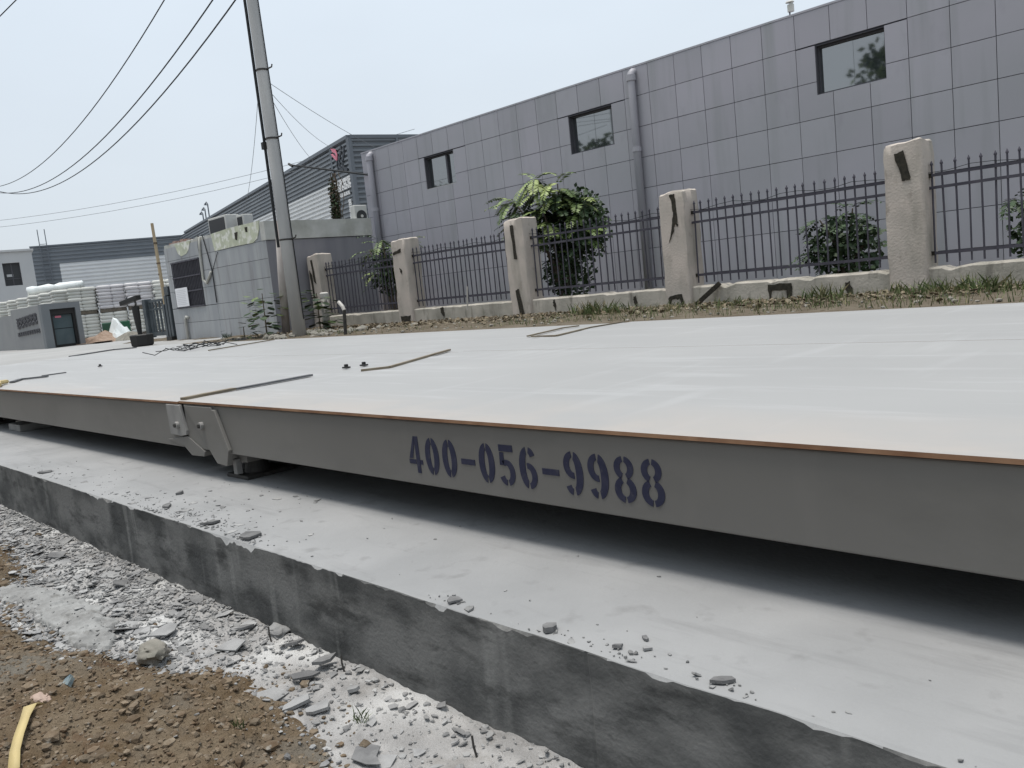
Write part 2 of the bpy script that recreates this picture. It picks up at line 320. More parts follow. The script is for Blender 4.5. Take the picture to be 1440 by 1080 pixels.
def grid(x0, x1, y0, y1, step, fn, name, mat, **tags):
    nx = int((x1 - x0) / step); ny = int((y1 - y0) / step); mb = MB()
    for j in range(ny + 1):
        for i in range(nx + 1):
            x = x0 + (x1 - x0) * i / nx; y = y0 + (y1 - y0) * j / ny; mb.v.append((x, y, fn(x, y)))
    for j in range(ny):
        for i in range(nx):
            a = j * (nx + 1) + i; mb.face([a, a + 1, a + nx + 2, a + nx + 1])
    return mb.build(name, mat, smooth=True, **tags)
grid(-8.5, 1.0, .55, 1.5, .016, rubble_h, "rubble_ground", m_gravel, kind="structure")
grid(-6.8, 0.2, -.2, 1.42, .010, soil_h, "soil_mound", m_soil, kind="structure")

# weighbridge foundation slab, chipped along its near edge
JOINTS = [-5.73, -3.33, -2.07, -1.41]
xs = [-16.9, -14.5] + [-13 + .02 * i for i in range(int(15 / .02) + 1)] + [4, 7]
xs = sorted([x for x in xs if all(abs(x - j) > .012 for j in JOINTS)] + [j + d for j in JOINTS for d in (-.008, -.002, .002, .008)])
mb = MB(); prof_n = 9
for x in xs:
    g = (.003 if abs(x + 1.41) < .01 else .0015) if any(abs(x - j) < .003 for j in JOINTS) else 0
    c = max(0, fbm(x * 7, 8.3, 0, 4) - .16) * .035 + .003 + .006 * max(0, fbm(x * 33, 1, 1, 3)) + .03 * math.exp(-((x + 3.35) / .16) ** 2) * (.6 + fbm(x * 12, 2, 2, 3))
    c = max(.002, c)
    w = .004 * fbm(x * 1.5, 0, 7, 3)
    z0 = SLAB_Z + .003 * fbm(x * 3, 5, 2, 2)
    mb.v += [(x, SLAB_Y + w + g, -.06), (x, SLAB_Y + w + g, .11), (x, SLAB_Y + w + g + .002, .22), (x, SLAB_Y + w + g, z0 - c), (x, SLAB_Y + w + c * .55, z0 - c * .35),
             (x, SLAB_Y + w + c * 1.3 + .004, z0), (x, 1.75, z0 + .002 * fbm(x * 2, 1.7, 4, 2)), (x, 2.4, SLAB_Z), (x, 6.56, SLAB_Z)]
for i in range(len(xs) - 1):
    for k in range(prof_n - 1):
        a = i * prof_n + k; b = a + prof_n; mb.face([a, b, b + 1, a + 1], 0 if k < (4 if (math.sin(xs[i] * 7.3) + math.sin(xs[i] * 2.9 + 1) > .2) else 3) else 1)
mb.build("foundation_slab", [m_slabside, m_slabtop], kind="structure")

# raised ground behind, pavement of the yard, approach road
mb = MB(); nx, ny = 260, 40
for j in range(ny + 1):
    for i in range(nx + 1):
        x = -24 + 32 * i / nx; y = 6.55 + 6.5 * j / ny
        z = BACK_Z + .012 + .03 * fbm(x * .9, y * .9, 31, 3) + .015 * fbm(x * 5, y * 5, 33, 3)
        if x < -16.6: z -= .06 * sstep(-16.6, -18.5, x) * sstep(8.6, 8.2, y)
        if y < 7.0: z -= .05
        mb.v.append((x, y, z))
for j in range(ny):
    for i in range(nx):
        a = j * (nx + 1) + i; mb.face([a, a + 1, a + nx + 2, a + nx + 1])
mb.build("dirt_verge", m_dirt, kind="structure", smooth=True)
mb = MB(); mb.v = [(-700, 6.5, BACK_Z - .03), (700, 6.5, BACK_Z - .03), (700, 900, BACK_Z - .03), (-700, 900, BACK_Z - .03), (-700, 6.5, -.1), (700, 6.5, -.1)]
mb.face([0, 1, 2, 3]); mb.face([4, 5, 1, 0]); mb.build("back_terrain", m_dirt, kind="structure")
mb = MB(); mb.box(-130, -16.6, 6.45, 60, BACK_Z - .2, BACK_Z); mb.build("yard_pavement", m_pave, kind="structure")
mb = MB(); mb.box(-130, -16.35, 1.7, 6.448, -.1, BACK_Z + .05); mb.build("approach_road", m_pave, kind="structure")

# ================================================================== WEIGHBRIDGE
def ring(cx, cy, rx, ry, tx, ty, a0, a1, n=16):
    pts = []
    for k in range(n + 1):
        a = R(a0 + (a1 - a0) * k / n); pts.append((cx + rx * math.cos(a), cy + ry * math.sin(a)))
    for k in range(n, -1, -1):
        a = R(a0 + (a1 - a0) * k / n); pts.append((cx + (rx - tx) * math.cos(a), cy + (ry - ty) * math.sin(a)))
    return pts
def digit_polys(ch):
    T, t = .34, .18
    if ch == '0': return [ring(.5, .5, .47, .5, T, t, 98, 262), ring(.5, .5, .47, .5, T, t, -82, 82)]
    if ch == '8': return [ring(.5, .75, .43, .25, .26, .12, 100, 250), ring(.5, .75, .43, .25, .26, .12, -70, 80),
                          ring(.5, .28, .48, .28, .28, .13, 110, 262), ring(.5, .28, .48, .28, .28, .13, -82, 70)]
    if ch == '6': return [ring(.5, .5, .47, .5, T, t, 98, 258), ring(.55, .72, .40, .28, .26, .14, 20, 78),
                          ring(.5, .31, .47, .31, .28, .14, -82, 95)]
    if ch == '9': return [[(1 - x, 1 - y) for x, y in p] for p in digit_polys('6')]
    if ch == '5': return [[(.12, .84), (.92, .84), (.92, 1), (.12, 1)], [(.10, .50), (.36, .50), (.36, .81), (.14, .81)],
                          ring(.47, .32, .47, .32, .28, .14, -78, 118), ring(.47, .32, .47, .32, .28, .14, 205, 262, 8)]
    if ch == '4': return [[(.0, .36), (.0, .24), (.48, .24), (.48, .36)], [(.03, .39), (.28, .39), (.50, .80), (.50, 1.0), (.46, 1.0)],
                          [(.53, 0), (.78, 0), (.78, 1), (.53, 1)], [(.81, .24), (.97, .24), (.97, .36), (.81, .36)]]
    if ch == '-': return [[(.08, .40), (.96, .40), (.96, .54), (.08, .54)]]
def make_section(x0, x1, label, z=DECK_Z, text=None, brackets=True, near=DECK_Y0, order=0):
    t = thing("weighbridge_section", label, "weighbridge", ((x0 + x1) / 2, (near + DECK_Y1) / 2, SLAB_Z), "weighbridge deck sections")
    # two deck plates with a thin weld gap at y = 4.30
    for (ya, yb) in ((near - .012, 4.297), (4.303, DECK_Y1)):
        mb = MB(); mb.box(x0 + .004, x1 - .004, ya, yb, z - .013, z)
        o = mb.build("deck_plate", [m_deck, m_rust], t)
        me = o.data
        for p in me.polygons:
            if p.normal.z < .5: p.material_index = 1
    bz = z - .285
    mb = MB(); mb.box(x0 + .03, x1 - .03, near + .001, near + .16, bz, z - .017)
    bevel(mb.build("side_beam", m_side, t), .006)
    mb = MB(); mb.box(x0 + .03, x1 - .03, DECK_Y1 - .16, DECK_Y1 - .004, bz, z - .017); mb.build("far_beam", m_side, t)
    for yy in (2.9, 3.6, 4.3, 5.0, 5.7):
        mb = MB(); mb.box(x0 + .05, x1 - .05, yy - .12, yy + .12, bz + .01, z - .018); mb.build("inner_beam", m_side, t)
    for xx in (x0 + .025, x1 - .037):
        mb = MB(); mb.box(xx - .004, xx + .018, near + .02, DECK_Y1 - .02, bz - .01, z - .0185); mb.build("end_plate", m_side, t)
    if text:
        h, w, pitch, xx, zb = .152, .090, .1082, -2.805, z - .235
        for ch in text:
            mb = MB()
            for poly in digit_polys(ch):
                mb.prism([(xx + px * w + (pz - .5) * -.004, near - .0012, zb + pz * h) for px, pz in poly], (0, .003, 0))
            mb.build("stencil_digit" if ch != '-' else "stencil_dash", m_ink, t)
            xx += pitch
    return t
sec_mid = make_section(-5.03, .36, "near grey weighbridge deck section stencilled with blue phone number digits", text="400-056-9988")
sec_left = make_section(-10.42, -5.06, "grey weighbridge deck section left of the bracketed joint, plain sides", z=DECK_Z - .006, near=DECK_Y0 + .004)
sec_far = make_section(-16.3, -10.45, "farthest weighbridge deck section, next to the gate entrance", z=DECK_Z - .008, near=DECK_Y0 + .006)
sec_right = make_section(.39, 5.7, "weighbridge deck section running out of the frame at right", z=DECK_Z)
# brackets at the joint x = -5.03
def plate(parent, name, pts, y0, y1, mat, bev=.003):
    mb = MB(); mb.prism([(x, y0, z) for x, z in pts], (0, y1 - y0, 0)); return bevel(mb.build(name, mat, parent), bev)
y0 = DECK_Y0
plate(sec_left, "joint_plate", [(-5.215, .570), (-5.225, .755), (-5.03, .755), (-4.975, .600), (-4.985, .575), (-5.06, .565)], y0 - .016, y0 + .003, m_light)
plate(sec_left, "lug", [(-5.30, .53), (-4.99, .565), (-4.78, .485), (-4.80, .455), (-4.97, .450), (-5.06, .50)], y0 - .006, y0 + .05, m_side)
plate(sec_mid, "lug", [(-4.97, .755), (-4.60, .755), (-4.46, .50), (-4.50, .425), (-4.62, .430), (-4.80, .60)], y0 - .013, y0 + .02, m_side)
plate(sec_mid, "stiffener", [(-4.58, .742), (-4.545, .742), (-4.43, .52), (-4.45, .50)], y0 - .022, y0 + .0, m_side)
for x, z, p in ((-5.08, .632, sec_left), (-4.74, .645, sec_mid)):
    mb = MB(); mb.tube([(x, y0 - .012, z), (x, y0 - .034, z)], .022, 12); b = bevel(mb.build("bolt", m_light, p), .003)
    mb = MB(); mb.tube([(x, y0 - .03, z), (x, y0 - .044, z)], .012, 6); mb.build("bolt_head", m_steel, p)
# load-cell mounts standing on the slab
def load_cell(x, y, label):
    t = thing("load_cell_mount", label, "load cell", (x, y, SLAB_Z), "load cell mounts under the joints")
    mb = MB(); mb.box(x - .13, x + .13, y + .01, y + .30, SLAB_Z, SLAB_Z + .022); bevel(mb.build("base_plate", m_steel, t))
    mb = MB(); mb.tube([(x, y + .14, SLAB_Z + .022), (x, y + .14, SLAB_Z + .10)], [.075, .055], 20); mb.build("load_cell_body", m_steel, t, smooth=False)
    mb = MB(); mb.box(x - .13, x + .13, y + .02, y + .26, SLAB_Z + .10, SLAB_Z + .155); bevel(mb.build("top_cup", m_side, t))
    mb = MB(); mb.box(x + .005, x + .045, y - .008, y + .03, SLAB_Z + .03, SLAB_Z + .12); bevel(mb.build("limit_bolt", m_light, t))
    return t
load_cell(-4.56, 2.10, "dark load cell mount under the bracketed joint, near the slab edge")
load_cell(-10.5, 2.10, "load cell mount in the shade under the far left joint")
mb = MB(); mb.box(-9.6, -9.2, 2.15, 2.5, .33, .40); bevel(mb.build("grout_pad", m_light, label="pale grout pad under the left deck section", category="grout pad"), .01)

# loose strips lying over the joints
def strip(pts, w, th, mat, name, label, cat, group=None):
    mb = MB()
    for a, b in zip(pts, pts[1:]): mb.rbox(a, b, w, th)
    return mb.build(name, mat, label=label, category=cat, group=group)
Z = DECK_Z
g = "strips over the deck joints"
strip([(-5.03, 2.06, Z + .008), (-5.10, 2.42, Z + .008)], .05, .016, m_plank, "cover_strip", "short brown timber end of the strip at the near deck corner", "strip", g)
strip([(-5.10, 2.43, Z + .006), (-5.16, 3.02, Z + .006)], .045, .012, m_rubber, "cover_strip", "dark rubber strip in the joint behind the brown timber end", "strip", g)
strip([(-4.86, 3.23, Z + .008), (-4.74, 3.38, Z + .008), (-5.24, 4.34, Z + .008)], .026, .014, m_plank, "cover_strip", "bent brown lath lying loose mid-deck", "strip", g)
strip([(-5.28, 5.28, Z + .008), (-5.50, 5.98, Z + .008), (-5.44, 6.15, Z + .008)], .022, .012, m_plank, "cover_strip", "thin brown lath left of its twin near the deck's far edge", "strip", g)
strip([(-5.18, 5.23, Z + .008), (-4.88, 5.22, Z + .008), (-5.08, 5.90, Z + .008), (-5.06, 6.38, Z + .008)], .022, .012, m_plank, "cover_strip", "hooked brown lath right of its twin near the deck's far edge", "strip", g)
strip([(-16.84, 4.97, BACK_Z + .062), (-17.7, 6.0, BACK_Z + .062), (-17.15, 6.24, BACK_Z + .062)], .10, .02, m_rubber, "cover_strip", "long dark strip on the pavement in front of the glass door", "strip", g)
strip([(-9.95, 2.33, Z + .006), (-10.30, 2.50, Z + .006), (-10.12, 2.72, Z + .006)], .05, .016, m_rubber, "cover_strip", "short dark angled strip on the far left deck joint", "strip", g)
strip([(-10.43, 2.75, Z + .004), (-10.45, 3.0, Z + .004)], .04, .012, m_rubber, "cover_strip", "tiny dark strip end behind the angled strip at far left", "strip", g)
mb = MB(); mb.tube([(-9.45, 2.10, Z + .02), (-9.7, 2.16, Z + .03), (-9.93, 2.28, Z + .02), (-9.9, 2.2, Z + .015), (-9.5, 2.08, Z + .012)], .022, 6)
mb.build("yellow_strap", m_yellow, label="yellow strap end on the left deck at the frame edge", category="strap")
for (x, y), l in (((-5.27, 3.38), "left of the two small black clips on the deck"), ((-5.22, 3.50), "right of the two small black clips on the deck"), ((-10.80, 3.49), "small black clip alone on the far deck section")):
    mb = MB(); mb.box(x - .03, x + .03, y - .02, y + .02, Z, Z + .012); mb.box(x - .012, x + .012, y - .012, y + .012, Z + .012, Z + .03)
    bevel(mb.build("black_clip", m_black, label=l, category="clip"), .004)
# tangle of binding wire near the utility pole
mb = MB(); rg = random.Random(3)
for k in range(14):
    x, y = rg.uniform(-13.4, -11.0), 0
    y = 4.95 + (x + 11.4) * -.62 + rg.uniform(-.15, .25); pts = []
    a = rg.random() * 6.28
    for s in range(6):
        pts.append((x, y, Z + .01 + .09 * abs(math.sin(s * 1.3 + k)) * rg.random())); a += rg.uniform(-.9, .9)
        x += math.cos(a) * .11; y += math.sin(a) * .16
    mb.tube(pts, .006, 5)
mb.build("wire_tangle", m_cable, label="tangle of dark binding wire and rods on the far deck", category="wire")
strip([(-11.0, 4.95, Z + .008), (-11.6, 6.25, Z + .008)], .02, .014, m_plank, "cover_strip", "long thin pale rod lying by the wire tangle", "rod", g)

# ================================================================== MAIN BUILDING
BY, K = 12.5, 12.5 / 11.3
TX0, TS = -3.195 * K, .4885 * K
ZR0, ZS = CAMZ + 2.693 * K, .4795 * K
BTOP = CAMZ + 3.138 * K
WINS = [(-5.94, -4.924), (-10.835, -9.785), (-15.235, -14.205)]
WZ0, WZ1 = 3.535, 4.243
BX0, BX1 = -17.62, TX0 + 4 * TS
bld = thing("tiled_building", "long grey tiled building behind the fence with three small high windows", "building", ((BX0 + BX1) / 2, BY + 3, BACK_Z - .1))
def subtract(rects, w):
    out = []
    x0, x1, z0, z1 = w
    for a0, a1, b0, b1 in rects:
        if x1 <= a0 or x0 >= a1 or z1 <= b0 or z0 >= b1: out.append((a0, a1, b0, b1)); continue
        if b0 < z0: out.append((a0, a1, b0, z0))
        if b1 > z1: out.append((a0, a1, z1, b1))
        c0, c1 = max(b0, z0), min(b1, z1)
        if a0 < x0: out.append((a0, x0, c0, c1))
        if a1 > x1: out.append((x1, a1, c0, c1))
    return [r for r in out if r[1] - r[0] > .012 and r[3] - r[2] > .012]
# wall core with window openings
mb = MB(); rects = [(BX0 + .01, BX1, .2, BTOP - .004)]
for a, b in WINS: rects = subtract(rects, (a, b, WZ0, WZ1))
for r in rects: mb.box(r[0], r[1], BY + .014, BY + .30, r[2], r[3])
mb.build("wall", m_joint, bld)
mb = MB(); mb.box(BX0 + .01, BX1, BY + .30, BY + 7, .2, BTOP - .15); mb.build("back_wall", m_ghside, bld)
mb = MB(); mb.box(BX0 - .01, BX1, BY - .006, BY + .32, BTOP, BTOP + .03); mb.build("coping", m_tile, bld)
xcols = [BX0] + sorted([TX0 - TS * n for n in range(-4, 30) if TX0 - TS * n > BX0 + .05])
zrows = [ZR0 - ZS * k for k in range(8, -1, -1)] + [BTOP]
zrows[0] = .45
rgt = random.Random(11)
cache = {}
for (xa, xb) in zip(xcols, xcols[1:]):
    for (za, zb) in zip(zrows, zrows[1:]):
        rects = [(xa + .0045, xb - .0045, za + .0045, zb - .0045)]
        for a, b in WINS: rects = subtract(rects, (a, b, WZ0, WZ1))
        if not rects: continue
        full = len(rects) == 1 and abs((rects[0][1] - rects[0][0]) - (xb - xa - .009)) < 1e-6 and abs((rects[0][3] - rects[0][2]) - (zb - za - .009)) < 1e-6
        cx, cz = (xa + xb) / 2, (za + zb) / 2
        key = (round(xb - xa, 3), round(zb - za, 3)) if full else None
        if key in cache and key: me = cache[key]
        else:
            mb = MB()
            for r in rects: mb.box(r[0] - cx, r[1] - cx, -.014, .014, r[2] - cz, r[3] - cz)
            me = mb.mesh("tile", m_tile)
            if key: cache[key] = me
        o = link("tile", me, bld); o.matrix_parent_inverse = bld.matrix_basis.inverted()
        o.location = (cx, BY + .014 - .001 * rgt.random(), cz)
        o.rotation_euler = (rgt.gauss(0, .0022), 0, rgt.gauss(0, .0022))
for i, (a, b) in enumerate(WINS):
    d = .13
    mb = MB()
    mb.box(a, a + .03, BY + d - .05, BY + d + .03, WZ0, WZ1); mb.box(b - .03, b, BY + d - .05, BY + d + .03, WZ0, WZ1)
    mb.box(a + .03, b - .03, BY + d - .05, BY + d + .03, WZ1 - .04, WZ1); mb.box(a + .03, b - .03, BY + d - .05, BY + d + .03, WZ0, WZ0 + .03)
    m_ = a + (b - a) * (.50 if i != 2 else .66)
    if i == 2: mb.box(m_ - .025, m_ + .025, BY + d - .048, BY + d + .03, WZ0 + .05, WZ1 - .05)
    w = mb.build("window", m_frame, bld)
    for (p, q, dy) in (((a + .03, m_ - .025, 0), (m_ + .025, b - .03, .012)) if i == 2 else ((a + .03, m_ + .01, 0), (m_ + .01, b - .03, .006))):
        mb = MB(); mb.box(p, q, BY + d - .012 + dy, BY + d + .0 + dy, WZ0 + .03, WZ1 - .04); mb.build("pane", m_glass, w)
    mb = MB(); mb.box(a + .002, b - .002, BY + .002, BY + d - .052, WZ0 - .02, WZ0 + .008); mb.build("sill", m_plaster if i == 2 else m_frame, w)
    mb = MB(); mb.box(a - .001, a + .012, BY + .016, BY + d - .052, WZ0 + .01, WZ1); mb.box(b - .012, b + .001, BY + .016, BY + d - .052, WZ0 + .01, WZ1); mb.box(a + .012, b - .012, BY + .016, BY + d - .052, WZ1 - .012, WZ1); mb.build("reveal", m_frame, w)
for x, r, l in ((-9.235, .068, "p"), (-17.19, .075, "q")):
    mb = MB(); mb.tube([(x, BY - .085, .6), (x, BY - .085, BTOP - .20), (x, BY - .07, BTOP - .12), (x, BY - .02, BTOP - .085), (x, BY + .02, BTOP - .08)], r, 14)
    o = mb.build("downpipe", m_tile, bld, smooth=True)
    mb = MB(); mb.tube([(x, BY - .085, BTOP - .24), (x, BY - .085, BTOP - .14)], r * 1.22, 14); mb.tube([(x, BY - .085, BTOP - 1.45), (x, BY - .085, BTOP - 1.37)], r * 1.15, 14); mb.build("pipe_collar", m_tile, o, smooth=False)
# small siren/lamp on the parapet
t = thing("roof_lamp", "small pale lamp on a stalk on top of the tiled wall", "lamp", (-6.34, BY + .1, BTOP + .03))
mb = MB(); mb.tube([(-6.34, BY + .1, BTOP + .03), (-6.34, BY + .1, BTOP + .12)], .012, 6); mb.build("stalk", m_frame, t)
mb = MB(); mb.tube([(-6.32, BY + .1, BTOP + .10), (-6.32, BY + .1, BTOP + .20)], .05, 12); mb.build("lamp_body", m_plaster, t)
mb = MB(); mb.tube([(-6.33, BY + .1, BTOP + .235), (-6.33, BY + .1, BTOP + .255)], [.065, .05], 12); mb.tube([(-6.31, BY + .1, BTOP + .2), (-6.31, BY + .1, BTOP + .24)], .03, 8); mb.build("lamp_cap", m_ac, t)
# slanting rod with a withered vine at the building's left corner
t = thing("leaning_rod", "thin dark rod slanting off the left corner of the tiled building", "rod", (-17.5, BY - .12, 4.24))
mb = MB(); mb.tube([(-17.25, BY - .10, 4.19), (-20.55, BY - .25, 4.98)], .025, 6); mb.build("rod", m_cable, t)
mb = MB(); mb.tube([(-20.45, BY - .25, 4.93), (-20.62, BY - .25, 5.02)], .035, 6); mb.build("rod_tip", m_steel, t)

mb = MB()  # added unseen dark ground, cuts light bounced onto the wall foot
for i in range(61):
    for j in range(9):
        x, y = -15.6 + 15.6 * i / 60, 9.85 + 2.62 * j / 8; mb.v.append((x, y, BACK_Z + .055 + .03 * fbm(x * 2, y * 2, 61, 3)))
for i in range(60):
    for j in range(8): a = i * 9 + j; mb.face([a, a + 9, a + 10, a + 1])
mb.build("bounce_cut_ground", M("bounce_cut_dark", (.045, .038, .028), (.06, .06, .035), scale=4, rough=.95, bump=.8, bscale=30, bdist=.02), kind="structure", smooth=True)

# ================================================================== FENCE
FY = 9.5
PX = [(-15.80, -15.38), (-12.82, -12.42), (-9.81, -9.38), (-6.80, -6.40), (-3.83, -3.42), (-.84, -.43)]
PL = ["weathered fence pillar beside the utility pole, slotted and brown-stained", "fence pillar with pinkish face, second from the utility pole",
      "slotted fence pillar under the bright green tree", "fence pillar with a long dark torn slot and arched hole at its foot",
      "large pale fence pillar with one slanting dark slot, nearest in view", "fence pillar beyond the right edge of the frame"]
PTOP = [2.25, 2.25, 2.24, 2.225, 2.31, 2.28]
lw = MB()
nx = 460
xa, xb = -15.9, -.4
WTOP = .965
for i in range(nx + 1):
    x = xa + (xb - xa) * i / nx
    z = WTOP + .012 * fbm(x * 2.2, 4, 0, 4) - max(0, fbm(x * 3, 8, 1, 3) - .15) * .07
    yf = FY + .06 + .004 * fbm(x * 4, 9, 2, 2)
    lw.v += [(x, yf, .5), (x, yf, z - .02), (x, yf + .02, z), (x, FY + .31, z + .003), (x, FY + .31, .5)]
for i in range(nx):
    for k in range(4):
        a = i * 5 + k; lw.face([a, a + 5, a + 6, a + 1])
lwo = lw.build("low_wall", m_lowwall, label="low stained plastered wall carrying the iron fence", category="wall")
def blotch(mb, cx, cz, pts, y, th=.004):
    out = []; g_ = random.Random(int(abs(cx * 91 + cz * 37)))
    for (ax_, az_), (bx_, bz_) in zip(pts, pts[1:] + pts[:1]):
        for k in range(4):
            f = k / 4; j = .006 if k else .002
            out.append((cx + ax_ + (bx_ - ax_) * f + g_.gauss(0, j), y, cz + az_ + (bz_ - az_) * f + g_.gauss(0, j)))
    mb.prism(out, (0, th, 0))
rgp = random.Random(5)
for i, ((a, b), l, zt) in enumerate(zip(PX, PL, PTOP)):
    t = thing("fence_pillar", l, "pillar", ((a + b) / 2, FY + .18, BACK_Z - .05), "fence pillars")
    bm = bmesh.new(); bmesh.ops.create_cube(bm, size=1)
    bmesh.ops.subdivide_edges(bm, edges=bm.edges[:], cuts=11, use_grid_fill=True)
    for v in bm.verts:
        cx_, cy_, cz_ = v.co.x + .5, v.co.y + .5, v.co.z + .5
        q = Vector((a + cx_ * (b - a), FY + cy_ * .36, .45 + cz_ * (zt - .45)))
        edge = sum(1 for k in (cx_, cy_) if k < .01 or k > .99)
        if edge == 2:      # worn vertical arris
            w_ = .005 + .03 * max(0, noise.noise(q * 5.3)); q.x += w_ if cx_ < .5 else -w_; q.y += w_ if cy_ < .5 else -w_
        q += noise.noise_vector(q * 3.1) * .009 + noise.noise_vector(q * 13) * .006
        if cz_ > .99:
            q.z += .02 * noise.noise(q * 5) + .035 * (cx_ - .5) - (.02 + .03 * max(0, noise.noise(q * 9)) if edge else 0)
            if edge: q.x += .012 * (.5 - cx_); q.y += .012 * (.5 - cy_)
        v.co = q
    me = bpy.data.meshes.new("shaft"); bm.to_mesh(me); bm.free(); me.materials.append(m_pillar)
    me.polygons.foreach_set("use_smooth", [True] * len(me.polygons)); me.set_sharp_from_angle(angle=R(40))
    link("shaft", me, t)
    mb = MB(); yy = FY - .010
    if i == 4: blotch(mb, (a + b) / 2, 2.07, [(-.075, .13), (.02, .15), (.085, -.14), (.065, -.165), (-.005, -.165)], yy)
    if i == 3:
        blotch(mb, a + .2, 1.95, [(-.01, .24), (.075, .24), (.085, .05), (.09, -.10), (.085, -.19), (.045, -.15), (.01, -.26), (-.07, -.39), (-.01, -.2), (.025, -.05), (.02, .1)], yy)
        blotch(mb, a + .17, .80, [(-.14, -.08), (-.10, .06), (.10, .08), (.14, -.08), (.08, -.06), (.06, .02), (-.06, .01), (-.10, -.08)], yy)
    if i == 2:
        blotch(mb, a + .2, 1.88, [(-.03, .27), (.04, .27), (.06, -.26), (-.01, -.26)], yy); blotch(mb, a + .17, .95, [(-.02, .18), (.05, .2), (.14, -.22), (.03, -.25)], yy)
    if i == 1:
        blotch(mb, a + .18, 2.02, [(-.12, -.05), (-.13, .0), (.12, .06), (.12, .0)], yy); blotch(mb, a + .22, 1.68, [(-.02, .06), (.05, .0), (.04, -.07), (-.01, -.02)], yy); blotch(mb, a + .2, .80, [(-.14, .05), (.17, .06), (.14, -.05), (-.1, -.05)], yy)
    if i == 0:
        blotch(mb, a + .2, 1.95, [(-.05, .2), (.02, .2), (.08, -.3), (.0, -.25)], yy); blotch(mb, a + .1, 1.75, [(-.03, .2), (.05, .1), (.06, -.4), (.0, -.35)], yy)
    if mb.v: mb.build("slot_shade", m_shade_stain, t)  # flat dark patches on the face, painted shade in place of cut slots
FL = ["iron picket fence panel between the utility pole and the second pillar", "iron picket fence panel left of the bright green tree", "iron picket fence panel in front of the bright green tree",
      "iron picket fence panel in front of the round dark bush", "iron picket fence panel at the right edge of the frame"]
RY = FY + .17
mb = MB(); mb.tube([(0, 0, 0), (0, 0, 1.03)], .0105, 6); mb.tube([(0, 0, 1.03), (0, 0, 1.045), (0, 0, 1.075)], [.016, .016, .003], 6)
pick_me = mb.mesh("picket", m_fence)
for i in range(5):
    xa, xb = PX[i][1] - .02, PX[i + 1][0] + .02
    t = thing("fence_panel", FL[i], "fence", ((xa + xb) / 2, RY, .99), "iron fence panels")
    for z, s in ((1.925, .03), (1.795, .03), (1.105, .032)):
        mb = MB(); sag = rgp.uniform(-.006, .006)
        mb.rbox((xa, RY, z), ((xa + xb) / 2, RY, z + sag), s, s); mb.rbox(((xa + xb) / 2, RY, z + sag), (xb, RY, z), s, s)
        mb.build("rail", m_fence, t)
    n = int((xb - xa - .05) / .112)
    for k in range(n):
        x = xa + .05 + (xb - xa - .1) * k / (n - 1)
        o = link("picket", pick_me, t); o.matrix_parent_inverse = t.matrix_basis.inverted()
        o.location = (x + rgp.gauss(0, .003), RY - .001, 1.0); o.rotation_euler = (rgp.gauss(0, .008), rgp.gauss(0, .008), rgp.random())
    mb = MB(); pts = [(xa + (xb - xa) * k / 12, RY - .025, 1.965 + .02 * math.sin(k * 1.7 + i) + .012 * rgp.random()) for k in range(13)]
    mb.tube(pts, .004, 4); mb.build("wire", m_cable, t)
    for xx, zz in ((xa + .02, 1.925), (xa + .02, 1.105), (xb - .02, 1.925), (xb - .02, 1.105)):
        mb = MB(); mb.box(xx - .03, xx + .03, RY - .02, RY + .02, zz - .022, zz + .022); mb.build("bracket", m_shade_stain, t)
# holes and a leaning board on the low wall
mb = MB(); blotch(mb, -5.16, .85, [(-.15, .06), (.16, .06), (.15, -.18), (.10, -.18), (.09, -.02), (-.10, -.02), (-.12, -.16), (-.14, -.16)], FY + .050)
mb.build("arched_stain", m_shade_stain, lwo)
mb = MB(); mb.rbox((-6.27, FY - .08, .73), (-5.96, FY + .02, .98), .05, .055); mb.build("charred_board", m_shade_stain, label="charred board leaning on the low wall right of the arched hole", category="board")
for x, z, w in ((-8.9, .86, .03), (-11.6, .88, .05), (-7.35, .82, .03), (-4.3, .80, .04)):
    mb = MB(); blotch(mb, x, z, [(-w, .07), (w * .3, .08), (w, -.02), (w * .4, -.10), (-w * .2, -.06), (-w * 1.1, -.01)], FY + .050); mb.build("stain", m_shade_stain, lwo)

# ================================================================== GUARD HOUSE
GY, GX0, GX1, GZ1 = 8.7, -21.02, -15.92, 3.0
gh = thing("guard_house", "small flat-roofed grey guard house with barred window by the gate", "building", ((GX0 + GX1) / 2, GY + 1.3, BACK_Z))
mb = MB(); mb.box(GX0 + .02, GX1 - .02, GY + .02, GY + 2.62, .5, GZ1 - .12); mb.build("wall", m_joint, gh)
zj = [.55, 1.105, 1.47, 1.88, 2.265, 2.63, GZ1 - .05]
for za, zb in zip(zj, zj[1:]):
    for xa, xb in ((GX0, -18.52), (-18.52, GX1)):
        rects = subtract([(xa + .004, xb - .004, za + .004, zb - .004)], (-20.68, -19.13, 1.46, 2.58))
        for q in rects:
            mb = MB(); mb.box(q[0], q[1], GY, GY + .03, q[2], q[3]); mb.build("wall_panel", m_ghtile, gh)
mb = MB(); mb.box(GX1 - .02, GX1 + .006, GY + .002, GY + 2.6, .55, 2.62); mb.build("side_panel", m_ghside, gh)
mb = MB(); mb.box(GX1 - .16, GX1 + .03, GY - .012, GY + 2.62, 2.632, GZ1 + .01); mb.build("parapet", m_plaster, gh)
mb = MB(); top_ = [(GX0 + .02 + (GX1 - .19 - GX0) * k / 60, GZ1 + .02 + .05 * fbm(k * .23, 1, 5, 4) - (.06 if 34 < k < 40 else 0)) for k in range(61)]
mb.prism([(x, GY + .012, z) for x, z in [(GX0 + .02, GZ1 - .35)] + top_ + [(GX1 - .17, GZ1 - .35)]], (0, .15, 0)); mb.build("front_parapet", m_plaster, gh)
